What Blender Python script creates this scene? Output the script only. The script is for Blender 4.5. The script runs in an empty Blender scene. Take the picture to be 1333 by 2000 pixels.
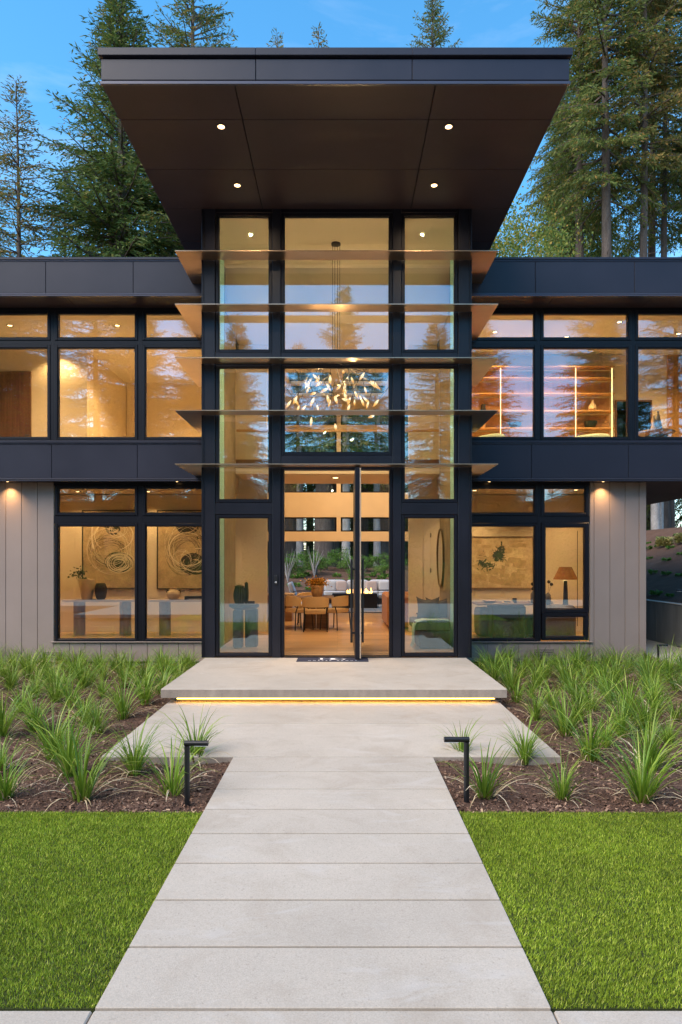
import bpy, math, random
import numpy as np
from math import radians, sin, cos, pi, sqrt
from mathutils import Vector, Matrix

# ------------------------------------------------------------------ camera, sky, sun, exposure
scn = bpy.context.scene
COL = scn.collection
CAMX, CAMH, CAMD, F = 0.072, 1.60, 11.41, 1333.0      # eye height above the porch, metres to the glazed tower front

cam_data = bpy.data.cameras.new("camera")
cam_data.sensor_width = 36.0
cam_data.sensor_fit = 'AUTO'
cam_data.lens = 24.0
cam_data.shift_y = 0.0485
cam_data.clip_start = 0.05
cam_data.clip_end = 2000.0
cam = bpy.data.objects.new("camera", cam_data)
COL.objects.link(cam)
cam.location = (CAMX, -CAMD, CAMH)
cam.rotation_euler = (radians(90), 0, 0)
scn.camera = cam

SUN_EL, SUN_AZ = radians(48), radians(228)             # evening sun behind the camera, slightly to its left
world = bpy.data.worlds.new("World")
scn.world = world
world.use_nodes = True
wn, wl = world.node_tree.nodes, world.node_tree.links
wn.clear()
w_out = wn.new('ShaderNodeOutputWorld')
w_bg = wn.new('ShaderNodeBackground')
w_sky = wn.new('ShaderNodeTexSky')
w_sky.sky_type = 'NISHITA'
w_sky.sun_disc = False
w_sky.sun_elevation = SUN_EL
w_sky.sun_rotation = SUN_AZ
w_sky.altitude = 100
w_sky.air_density = 1.0
w_sky.dust_density = 0.25
w_sky.ozone_density = 2.2
w_bg.inputs['Strength'].default_value = 0.15
# thin high cirrus: a faint veil that only brightens the sky
w_tc = wn.new('ShaderNodeTexCoord')
w_map = wn.new('ShaderNodeMapping'); w_map.inputs['Scale'].default_value = (1.2, 1.2, 4.5)
w_ns = wn.new('ShaderNodeTexNoise'); w_ns.inputs['Scale'].default_value = 2.2; w_ns.inputs['Detail'].default_value = 7
w_ns.inputs['Roughness'].default_value = 0.55; w_ns.inputs['Distortion'].default_value = 0.6
w_rp = wn.new('ShaderNodeValToRGB')
w_rp.color_ramp.elements[0].position = 0.50; w_rp.color_ramp.elements[0].color = (0, 0, 0, 1)
w_rp.color_ramp.elements[1].position = 0.85; w_rp.color_ramp.elements[1].color = (0.30, 0.30, 0.30, 1)
w_mix = wn.new('ShaderNodeMixRGB'); w_mix.inputs['Color2'].default_value = (6.5, 7.0, 8.0, 1)
wl.new(w_tc.outputs['Generated'], w_map.inputs['Vector'])
wl.new(w_map.outputs['Vector'], w_ns.inputs['Vector'])
wl.new(w_ns.outputs['Fac'], w_rp.inputs['Fac'])
wl.new(w_rp.outputs['Color'], w_mix.inputs['Fac'])
w_hs = wn.new('ShaderNodeHueSaturation'); w_hs.inputs['Hue'].default_value = 0.487; w_hs.inputs['Saturation'].default_value = 1.28; w_hs.inputs['Value'].default_value = 1.72
wl.new(w_sky.outputs['Color'], w_hs.inputs['Color'])
wl.new(w_hs.outputs['Color'], w_mix.inputs['Color1'])
wl.new(w_mix.outputs['Color'], w_bg.inputs['Color'])
wl.new(w_bg.outputs['Background'], w_out.inputs['Surface'])

sun_data = bpy.data.lights.new("sun", 'SUN')
sun_data.energy = 3.6
sun_data.angle = radians(50)
sun_data.color = (1.0, 0.82, 0.62)
sun = bpy.data.objects.new("sun", sun_data)
COL.objects.link(sun)
sun.location = (-20, -60, 40)
sd = -Vector((sin(SUN_AZ) * cos(SUN_EL), cos(SUN_AZ) * cos(SUN_EL), sin(SUN_EL)))
sun.rotation_euler = sd.to_track_quat('-Z', 'Y').to_euler()

vs = scn.view_settings
vs.view_transform = 'Standard'
vs.look = 'None'
vs.exposure = 0.5
vs.gamma = 1.0
vs.use_curve_mapping = False
cy = scn.cycles
cy.use_denoising = True
cy.max_bounces = 10
cy.diffuse_bounces = 4
cy.glossy_bounces = 4
cy.transmission_bounces = 6
cy.transparent_max_bounces = 32
cy.sample_clamp_indirect = 6.0
cy.caustics_reflective = False
cy.caustics_refractive = False

rnd = random.Random(7)
rng = np.random.default_rng(7)

def D(y, z):            # metres from the eye at which a point of height z sits on picture row y
    return (CAMH - z) * F / (y - 1097.0)
def PX(x, d): return (x - 667.0) * d / F + CAMX
def PZ(y, d): return CAMH - (y - 1097.0) * d / F
def PY(d): return d - CAMD

# ------------------------------------------------------------------ materials
def N(nt, typ, **kw):
    n = nt.nodes.new(typ)
    for k, v in kw.items():
        if k in n.inputs.keys(): n.inputs[k].default_value = v
        else: setattr(n, k, v)
    return n

def mat(name, col, rough=0.5, metal=0.0, var=0.0, vscale=3.0, fine=0.0, fscale=120.0, bump=0.0, bscale=60.0,
        spec=0.5, island=None, stretch=(1, 1, 1), coat=0.0, objvar=0.0, bdist=0.01, rvar=0.0, transl=0.0):
    """procedural surface: base colour with large stains (var), fine grain (fine), relief (bump)"""
    m = bpy.data.materials.new(name); m.use_nodes = True
    nt = m.node_tree; nt.nodes.clear()
    out = nt.nodes.new('ShaderNodeOutputMaterial')
    p = nt.nodes.new('ShaderNodeBsdfPrincipled')
    p.inputs['Base Color'].default_value = (*col, 1)
    p.inputs['Roughness'].default_value = rough
    p.inputs['Metallic'].default_value = metal
    p.inputs['Specular IOR Level'].default_value = spec
    p.inputs['Coat Weight'].default_value = coat
    nt.links.new(p.outputs[0], out.inputs[0])
    geo = nt.nodes.new('ShaderNodeNewGeometry')
    mp = nt.nodes.new('ShaderNodeMapping'); mp.inputs['Scale'].default_value = stretch
    nt.links.new(geo.outputs['Position'], mp.inputs['Vector'])
    cur = None
    def mult(a, fac_socket, lo, hi):
        mr = nt.nodes.new('ShaderNodeMapRange')
        mr.inputs['From Min'].default_value = 0.25; mr.inputs['From Max'].default_value = 0.75
        mr.inputs['To Min'].default_value = lo; mr.inputs['To Max'].default_value = hi
        nt.links.new(fac_socket, mr.inputs['Value'])
        vm = nt.nodes.new('ShaderNodeVectorMath'); vm.operation = 'SCALE'
        if a is None: vm.inputs[0].default_value = col
        else: nt.links.new(a, vm.inputs[0])
        nt.links.new(mr.outputs[0], vm.inputs['Scale'])
        return vm.outputs[0]
    if island:
        rp = nt.nodes.new('ShaderNodeValToRGB')
        els = rp.color_ramp.elements
        while len(els) < len(island): els.new(0.5)
        for e, (pos, c) in zip(els, island):
            e.position = pos; e.color = (*c, 1)
        nt.links.new(geo.outputs['Random Per Island'], rp.inputs['Fac'])
        cur = rp.outputs['Color']
    if var:
        n = N(nt, 'ShaderNodeTexNoise', Scale=vscale, Detail=5.0, Roughness=0.6)
        nt.links.new(mp.outputs[0], n.inputs['Vector'])
        cur = mult(cur, n.outputs['Fac'], 1 - var, 1 + var)
        if rvar:
            mr = N(nt, 'ShaderNodeMapRange'); mr.inputs['To Min'].default_value = rough - rvar; mr.inputs['To Max'].default_value = rough + rvar
            nt.links.new(n.outputs['Fac'], mr.inputs['Value']); nt.links.new(mr.outputs[0], p.inputs['Roughness'])
    if fine:
        n = N(nt, 'ShaderNodeTexNoise', Scale=fscale, Detail=2.0)
        nt.links.new(mp.outputs[0], n.inputs['Vector'])
        cur = mult(cur, n.outputs['Fac'], 1 - fine, 1 + fine)
    if objvar:
        oi = nt.nodes.new('ShaderNodeObjectInfo')
        mr = nt.nodes.new('ShaderNodeMapRange'); mr.inputs['To Min'].default_value = 1 - objvar; mr.inputs['To Max'].default_value = 1 + objvar
        nt.links.new(oi.outputs['Random'], mr.inputs['Value'])
        vm = nt.nodes.new('ShaderNodeVectorMath'); vm.operation = 'SCALE'
        if cur is None: vm.inputs[0].default_value = col
        else: nt.links.new(cur, vm.inputs[0])
        nt.links.new(mr.outputs[0], vm.inputs['Scale']); cur = vm.outputs[0]
    if cur is not None: nt.links.new(cur, p.inputs['Base Color'])
    if bump:
        n = N(nt, 'ShaderNodeTexNoise', Scale=bscale, Detail=4.0, Roughness=0.6)
        nt.links.new(mp.outputs[0], n.inputs['Vector'])
        b = N(nt, 'ShaderNodeBump', Strength=bump, Distance=bdist)
        nt.links.new(n.outputs['Fac'], b.inputs['Height']); nt.links.new(b.outputs[0], p.inputs['Normal'])
    if transl:
        t = nt.nodes.new('ShaderNodeBsdfTranslucent')
        if cur is not None: nt.links.new(cur, t.inputs['Color'])
        else: t.inputs['Color'].default_value = (*col, 1)
        mx = nt.nodes.new('ShaderNodeMixShader'); mx.inputs[0].default_value = transl
        nt.links.new(p.outputs[0], mx.inputs[1]); nt.links.new(t.outputs[0], mx.inputs[2]); nt.links.new(mx.outputs[0], out.inputs[0])
    return m

def emit(name, col, strength):
    m = bpy.data.materials.new(name); m.use_nodes = True
    nt = m.node_tree; nt.nodes.clear()
    out = nt.nodes.new('ShaderNodeOutputMaterial'); e = nt.nodes.new('ShaderNodeEmission')
    e.inputs[0].default_value = (*col, 1); e.inputs[1].default_value = strength
    nt.links.new(e.outputs[0], out.inputs[0]); return m

def glass_mat(name, base_refl, gain, tint, wav=0.0):
    """coated window glass: sees through, mirrors sky and trees, slightly wavy"""
    m = bpy.data.materials.new(name); m.use_nodes = True
    nt = m.node_tree; nt.nodes.clear()
    out = nt.nodes.new('ShaderNodeOutputMaterial')
    tr = nt.nodes.new('ShaderNodeBsdfTransparent'); tr.inputs[0].default_value = (*tint, 1)
    gl = nt.nodes.new('ShaderNodeBsdfGlossy'); gl.inputs['Roughness'].default_value = 0.0
    gl.inputs['Color'].default_value = (0.64, 0.87, 1.0, 1)
    fr = N(nt, 'ShaderNodeFresnel', IOR=1.5)
    ma = nt.nodes.new('ShaderNodeMath'); ma.operation = 'MULTIPLY_ADD'; ma.use_clamp = True
    ma.inputs[1].default_value = gain; ma.inputs[2].default_value = base_refl
    nt.links.new(fr.outputs[0], ma.inputs[0])
    mx = nt.nodes.new('ShaderNodeMixShader')
    nt.links.new(ma.outputs[0], mx.inputs[0]); nt.links.new(tr.outputs[0], mx.inputs[1]); nt.links.new(gl.outputs[0], mx.inputs[2])
    nt.links.new(mx.outputs[0], out.inputs[0])
    if wav:
        geo = nt.nodes.new('ShaderNodeNewGeometry')
        n = N(nt, 'ShaderNodeTexNoise', Scale=2.6, Detail=1.5)
        nt.links.new(geo.outputs['Position'], n.inputs['Vector'])
        b = N(nt, 'ShaderNodeBump', Strength=wav, Distance=0.01)
        nt.links.new(n.outputs['Fac'], b.inputs['Height']); nt.links.new(b.outputs[0], gl.inputs['Normal'])
    return m

def wood_mat(name, c1, c2, rough=0.4, axis='X', scale=2.0, planks=0.0, coat=0.0):
    m = bpy.data.materials.new(name); m.use_nodes = True
    nt = m.node_tree; nt.nodes.clear()
    out = nt.nodes.new('ShaderNodeOutputMaterial'); p = nt.nodes.new('ShaderNodeBsdfPrincipled')
    p.inputs['Roughness'].default_value = rough; p.inputs['Coat Weight'].default_value = coat
    nt.links.new(p.outputs[0], out.inputs[0])
    geo = nt.nodes.new('ShaderNodeNewGeometry'); mp = nt.nodes.new('ShaderNodeMapping')
    s = {'X': (0.25, 6, 6), 'Y': (6, 0.25, 6), 'Z': (6, 6, 0.25)}[axis]
    mp.inputs['Scale'].default_value = tuple(v * scale for v in s)
    nt.links.new(geo.outputs['Position'], mp.inputs['Vector'])
    n = N(nt, 'ShaderNodeTexNoise', Scale=2.0, Detail=6.0, Roughness=0.65, Distortion=0.4)
    nt.links.new(mp.outputs[0], n.inputs['Vector'])
    rp = nt.nodes.new('ShaderNodeValToRGB')
    rp.color_ramp.elements[0].position = 0.3; rp.color_ramp.elements[0].color = (*c1, 1)
    rp.color_ramp.elements[1].position = 0.72; rp.color_ramp.elements[1].color = (*c2, 1)
    nt.links.new(n.outputs['Fac'], rp.inputs['Fac'])
    cur = rp.outputs['Color']
    if planks:
        br = N(nt, 'ShaderNodeTexBrick', Scale=1.0)
        br.inputs['Brick Width'].default_value = 2.1; br.inputs['Row Height'].default_value = planks
        br.inputs['Mortar Size'].default_value = 0.003
        br.inputs['Color1'].default_value = (1.12, 1.12, 1.12, 1); br.inputs['Color2'].default_value = (0.82, 0.82, 0.82, 1)
        br.inputs['Mortar'].default_value = (0.4, 0.4, 0.4, 1)
        nt.links.new(geo.outputs['Position'], br.inputs['Vector'])
        mx = nt.nodes.new('ShaderNodeMixRGB'); mx.blend_type = 'MULTIPLY'; mx.inputs[0].default_value = 1
        nt.links.new(cur, mx.inputs[1]); nt.links.new(br.outputs['Color'], mx.inputs[2]); cur = mx.outputs[0]
    nt.links.new(cur, p.inputs['Base Color'])
    return m

M = {}
M['metal'] = mat('black_metal_panel', (0.020, 0.021, 0.036), 0.38, 0.0, var=0.14, vscale=1.2, rvar=0.06, spec=0.38, bump=0.10, bscale=1.6, bdist=0.02)
M['frame'] = mat('black_frame_paint', (0.006, 0.006, 0.011), 0.36, 0.0, var=0.15, vscale=2.0, spec=0.35)
M['post'] = mat('black_steel_post', (0.009, 0.009, 0.016), 0.36, 0.0, var=0.25, vscale=1.3, rvar=0.08, spec=0.45)
M['trimline'] = mat('metal_edge_trim', (0.075, 0.075, 0.10), 0.3, 0.4)
M['soffit'] = mat('dark_brown_soffit', (0.064, 0.042, 0.043), 0.52, var=0.12, vscale=1.5, fine=0.10, fscale=90, spec=0.35)
M['gap'] = mat('shadow_gap', (0.004, 0.004, 0.004), 0.8)
M['bronze'] = mat('bronze_louver_metal', (0.50, 0.36, 0.25), 0.30, 0.85, var=0.10, vscale=2.5, fine=0.06, fscale=160)
M['siding'] = mat('taupe_siding_paint', (0.29, 0.228, 0.20), 0.6, var=0.06, vscale=1.6, fine=0.05, fscale=140, objvar=0.055, bump=0.12, bscale=90, bdist=0.004)
def concrete_mat():
    m = mat('walk_concrete', (0.44, 0.386, 0.325), 0.8, var=0.10, vscale=0.9, fine=0.13, fscale=140, bump=0.40, bscale=170, bdist=0.004, objvar=0.035, spec=0.3)
    nt = m.node_tree; p = next(n for n in nt.nodes if n.type == 'BSDF_PRINCIPLED'); src = p.inputs['Base Color'].links[0].from_socket
    geo = nt.nodes.new('ShaderNodeNewGeometry')
    def layer(src, scale, lo, hi, col, fac, stretch=(1, 1, 1), det=6.0, dist=0.0):
        mp = nt.nodes.new('ShaderNodeMapping'); mp.inputs['Scale'].default_value = stretch; nt.links.new(geo.outputs['Position'], mp.inputs['Vector'])
        n = N(nt, 'ShaderNodeTexNoise', Scale=scale, Detail=det, Roughness=0.62, Distortion=dist); nt.links.new(mp.outputs[0], n.inputs['Vector'])
        mr = nt.nodes.new('ShaderNodeMapRange'); mr.inputs['From Min'].default_value = lo; mr.inputs['From Max'].default_value = hi; mr.inputs['To Max'].default_value = fac
        nt.links.new(n.outputs['Fac'], mr.inputs['Value'])
        mx = nt.nodes.new('ShaderNodeMixRGB'); mx.inputs['Color2'].default_value = (*col, 1)
        nt.links.new(mr.outputs[0], mx.inputs['Fac']); nt.links.new(src, mx.inputs['Color1']); return mx.outputs[0]
    src = layer(src, 2.3, .50, .72, (0.33, 0.27, 0.21), .45, dist=.8)             # warm rusty blooms
    src = layer(src, 3.1, .56, .70, (0.52, 0.49, 0.46), .35, (0.6, 1.6, 1), dist=1.2)   # pale trowel scuffs
    src = layer(src, 55, .64, .70, (0.22, 0.19, 0.16), .35, det=2)                 # pores
    nt.links.new(src, p.inputs['Base Color']); return m
M['concrete'] = concrete_mat()
M['joint'] = mat('joint_dirt', (0.055, 0.042, 0.032), 0.95, var=0.3, vscale=20)
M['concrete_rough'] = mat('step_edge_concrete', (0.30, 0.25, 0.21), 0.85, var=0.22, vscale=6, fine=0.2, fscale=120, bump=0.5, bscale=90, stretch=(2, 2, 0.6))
M['wallconc'] = mat('retaining_wall_concrete', (0.20, 0.20, 0.19), 0.85, var=0.35, vscale=1.2, fine=0.1, bump=0.3, bscale=40, stretch=(2.2, 2.2, 0.5))
M['found'] = mat('foundation_concrete', (0.32, 0.29, 0.26), 0.9, var=0.2, vscale=4, fine=0.15)
M['mulch'] = mat('bark_mulch_ground', (0.128, 0.075, 0.054), 0.95, var=0.30, vscale=2.2, fine=0.55, fscale=75, bump=1.0, bscale=55, bdist=0.03, spec=0.15)
M['chip'] = mat('bark_chips', (0.135, 0.081, 0.054), 0.9, spec=0.2, island=[(0.0, (0.054, 0.030, 0.022)), (0.45, (0.142, 0.081, 0.057)), (0.85, (0.257, 0.155, 0.108)), (1.0, (0.486, 0.338, 0.230))])
M['turf_base'] = mat('lawn_soil', (0.030, 0.042, 0.006), 0.95, var=0.25, vscale=3, fine=0.4, fscale=200)
M['turf'] = mat('lawn_blades', (0.196, 0.319, 0.027), 0.55, spec=0.3, var=0.22, vscale=1.5, fine=0.14, fscale=9, transl=0.35,
                island=[(0.0, (0.081, 0.125, 0.008)), (0.5, (0.269, 0.378, 0.024)), (0.88, (0.489, 0.603, 0.061)), (1.0, (0.814, 0.838, 0.177))])
M['blade'] = mat('ornamental_grass_leaf', (0.149, 0.237, 0.030), 0.42, spec=0.45, transl=0.35, objvar=0.14,
                 island=[(0.0, (0.081, 0.174, 0.014)), (0.5, (0.178, 0.299, 0.026)), (0.85, (0.312, 0.431, 0.053)), (1.0, (0.504, 0.584, 0.128))])
M['dry'] = mat('dry_grass_leaf', (0.5, 0.38, 0.2), 0.7, island=[(0.0, (0.36, 0.24, 0.11)), (0.6, (0.55, 0.42, 0.25)), (1.0, (0.72, 0.62, 0.45))])
M['needle'] = mat('fir_needles', (0.088, 0.127, 0.038), 0.6, spec=0.25, transl=0.38, objvar=0.12,
                  island=[(0.0, (0.064, 0.101, 0.025)), (0.45, (0.124, 0.171, 0.041)), (0.85, (0.208, 0.226, 0.057)), (0.95, (0.317, 0.214, 0.057)), (1.0, (0.441, 0.237, 0.064))])
M['needle_dark'] = mat('hemlock_needles', (0.084, 0.122, 0.034), 0.6, spec=0.25, transl=0.35, objvar=0.12,
                  island=[(0.0, (0.054, 0.101, 0.024)), (0.5, (0.105, 0.170, 0.040)), (0.9, (0.185, 0.234, 0.061)), (1.0, (0.315, 0.261, 0.067))])
M['needle_warm'] = mat('sunlit_fir_needles', (0.123, 0.123, 0.041), 0.6, spec=0.25, transl=0.38, objvar=0.1,
                  island=[(0.0, (0.076, 0.097, 0.028)), (0.4, (0.138, 0.154, 0.041)), (0.75, (0.227, 0.186, 0.055)), (1.0, (0.413, 0.234, 0.076))])
M['leaf'] = mat('maple_leaves', (0.156, 0.195, 0.039), 0.55, spec=0.3, transl=0.45,
                island=[(0.0, (0.078, 0.143, 0.026)), (0.5, (0.169, 0.234, 0.046)), (0.85, (0.312, 0.299, 0.052)), (1.0, (0.468, 0.286, 0.052))])
M['shrubleaf'] = mat('shrub_leaves', (0.08, 0.16, 0.03), 0.5, spec=0.35, transl=0.4, objvar=0.2,
                island=[(0.0, (0.05, 0.13, 0.02)), (0.6, (0.12, 0.24, 0.04)), (1.0, (0.25, 0.38, 0.08))])
M['paleleaf'] = mat('pale_shrub_leaves', (0.3, 0.3, 0.1), 0.6, transl=0.35, objvar=0.15,
                island=[(0.0, (0.22, 0.22, 0.06)), (0.6, (0.42, 0.38, 0.13)), (1.0, (0.60, 0.50, 0.24))])
M['bark'] = mat('fir_bark', (0.112, 0.083, 0.068), 0.9, var=0.4, vscale=3.0, fine=0.3, fscale=25, bump=1.0, bscale=9, bdist=0.06, stretch=(2.5, 2.5, 0.35), objvar=0.15)
M['bark_pale'] = mat('pale_alder_bark', (0.34, 0.31, 0.29), 0.9, var=0.3, vscale=4.0, fine=0.2, fscale=25, bump=0.6, bscale=14, bdist=0.03, stretch=(1, 1, 0.5), objvar=0.1)
M['glass'] = glass_mat('coated_window_glass', 0.11, 1.1, (0.97, 0.985, 0.965), 0.004)
M['clear'] = glass_mat('clear_glass', 0.01, 0.8, (0.97, 0.985, 0.97))
M['plaster'] = mat('warm_white_wall', (0.762, 0.654, 0.491), 0.85, var=0.05, vscale=1.5)
M['ceiling'] = mat('ceiling_paint', (0.74, 0.66, 0.54), 0.9)
M['sage'] = mat('daylight_tinted_wall', (0.44, 0.82, 0.80), 0.8, var=0.04)  # bluish mint cast of daylight put into the wall colour
M['venetian'] = mat('venetian_plaster', (0.36, 0.29, 0.19), 0.7, var=0.22, vscale=4, bump=0.3, bscale=14)
M['floor'] = wood_mat('oak_floor', (0.46, 0.27, 0.13), (0.70, 0.46, 0.25), 0.33, 'X', 1.0, planks=0.19, coat=0.15)
M['walnut'] = wood_mat('walnut_wood', (0.10, 0.045, 0.022), (0.22, 0.105, 0.05), 0.42, 'Z', 1.4)
M['oakshelf'] = wood_mat('oak_shelf_wood', (0.46, 0.24, 0.085), (0.64, 0.37, 0.14), 0.45, 'Z', 1.2)
M['tablewood'] = wood_mat('brown_table_wood', (0.12, 0.06, 0.03), (0.25, 0.14, 0.075), 0.4, 'X', 1.5)
M['palewood'] = wood_mat('pale_console_wood', (0.40, 0.29, 0.20), (0.58, 0.45, 0.33), 0.45, 'X', 1.0)
M['greystone'] = mat('grey_stone', (0.13, 0.12, 0.12), 0.6, var=0.25, vscale=5, fine=0.15, fscale=80)
M['taupestone'] = mat('taupe_travertine', (0.26, 0.20, 0.15), 0.6, var=0.25, vscale=5, fine=0.15, fscale=60, stretch=(3, 3, 0.4))
M['black'] = mat('matte_black', (0.008, 0.008, 0.010), 0.4, spec=0.5)
M['cactus'] = mat('cactus_green', (0.10, 0.12, 0.05), 0.6, var=0.25, vscale=8)
M['fabric_tan'] = mat('tan_woven_fabric', (0.62, 0.43, 0.22), 0.9, fine=0.25, fscale=200)
M['leather'] = mat('tan_leather', (0.46, 0.21, 0.075), 0.5, var=0.15, vscale=5)
M['fabric_grey'] = mat('grey_fabric', (0.16, 0.145, 0.14), 0.95, fine=0.2, fscale=220, var=0.1)
M['fabric_white'] = mat('off_white_fabric', (0.62, 0.60, 0.60), 0.95, fine=0.08, fscale=150)
M['fabric_blush'] = mat('blush_fabric', (0.60, 0.47, 0.42), 0.95)
M['fabric_mint'] = mat('mint_throw', (0.62, 0.80, 0.70), 0.95, fine=0.25, fscale=120)
M['fabric_sage'] = mat('pale_sage_boucle', (0.45, 0.58, 0.47), 0.95, fine=0.15, fscale=150, bump=0.4, bscale=120)
M['ceramic'] = mat('cream_ceramic', (0.62, 0.47, 0.30), 0.55, var=0.12, vscale=8)
M['darkvase'] = mat('dark_brown_ceramic', (0.022, 0.014, 0.011), 0.6, bump=0.4, bscale=60)
M['clay'] = mat('golden_clay_pot', (0.55, 0.33, 0.15), 0.6, var=0.2, vscale=9)
M['flower'] = mat('orange_flowers', (0.6, 0.28, 0.03), 0.7, island=[(0.0, (0.10, 0.13, 0.02)), (0.45, (0.42, 0.18, 0.02)), (1.0, (0.78, 0.42, 0.05))])
M['canvas'] = mat('tan_canvas', (0.50, 0.37, 0.21), 0.85, var=0.35, vscale=3.5, fine=0.12, fscale=40)
M['canvas_pale'] = mat('cream_canvas', (0.62, 0.48, 0.30), 0.85, var=0.25, vscale=4.0, fine=0.15, fscale=25)
M['ink'] = mat('black_paint_strokes', (0.02, 0.016, 0.012), 0.7)
M['creampaint'] = mat('cream_paint_strokes', (0.78, 0.66, 0.47), 0.7)
M['inkgreen'] = mat('dark_green_paint', (0.03, 0.04, 0.025), 0.7, var=0.4, vscale=20)
M['mirror'] = mat('mirror_glass', (0.86, 0.86, 0.84), 0.02, 1.0)
M['mirror_frame'] = mat('bronze_mirror_frame', (0.16, 0.09, 0.035), 0.35, 0.6)
M['shade'] = mat('rust_lamp_shade', (0.22, 0.085, 0.028), 0.8, transl=0.12, var=0.15, vscale=8)
M['mat_navy'] = mat('navy_mat_fibre', (0.018, 0.020, 0.042), 0.95, fine=0.4, fscale=300)
M['white'] = mat('white_print', (0.72, 0.72, 0.75), 0.8)
M['tablemat'] = mat('olive_slab_wood', (0.055, 0.050, 0.032), 0.4, var=0.25, vscale=4, stretch=(3, 3, 0.5))
M['lampglow'] = emit('lamp_glow', (1.0, 0.60, 0.25), 7.0)
def bulb_mat():
    m = emit('chandelier_bulb_glow', (1, 1, 1), 1.5); nt = m.node_tree
    tc = nt.nodes.new('ShaderNodeTexCoord'); sp_ = nt.nodes.new('ShaderNodeSeparateXYZ'); mr = nt.nodes.new('ShaderNodeMapRange')
    mr.inputs['From Max'].default_value = 0.285
    rp = nt.nodes.new('ShaderNodeValToRGB'); e = rp.color_ramp.elements
    e[0].position = 0.0; e[0].color = (1.0, .55, .20, 1); e[1].position = 1.0; e[1].color = (.42, .17, .035, 1)
    x = e.new(.30); x.color = (1.0, .80, .50, 1); x = e.new(.60); x.color = (.85, .45, .14, 1)
    nt.links.new(tc.outputs['Object'], sp_.inputs[0]); nt.links.new(sp_.outputs['Z'], mr.inputs['Value']); nt.links.new(mr.outputs[0], rp.inputs['Fac'])
    nt.links.new(rp.outputs['Color'], nt.nodes['Emission'].inputs['Color']); return m
M['bulbglow'] = bulb_mat()
M['ledglow'] = emit('led_strip_glow', (1.0, 0.50, 0.085), 16.0)
M['shelfglow'] = emit('shelf_led_glow', (1.0, 0.62, 0.26), 3.5)
M['shelfglow_dim'] = emit('shelf_under_glow', (1.0, 0.50, 0.12), 0.3)
M['flame'] = emit('gas_flame', (1.0, 0.50, 0.14), 4.0)

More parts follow.
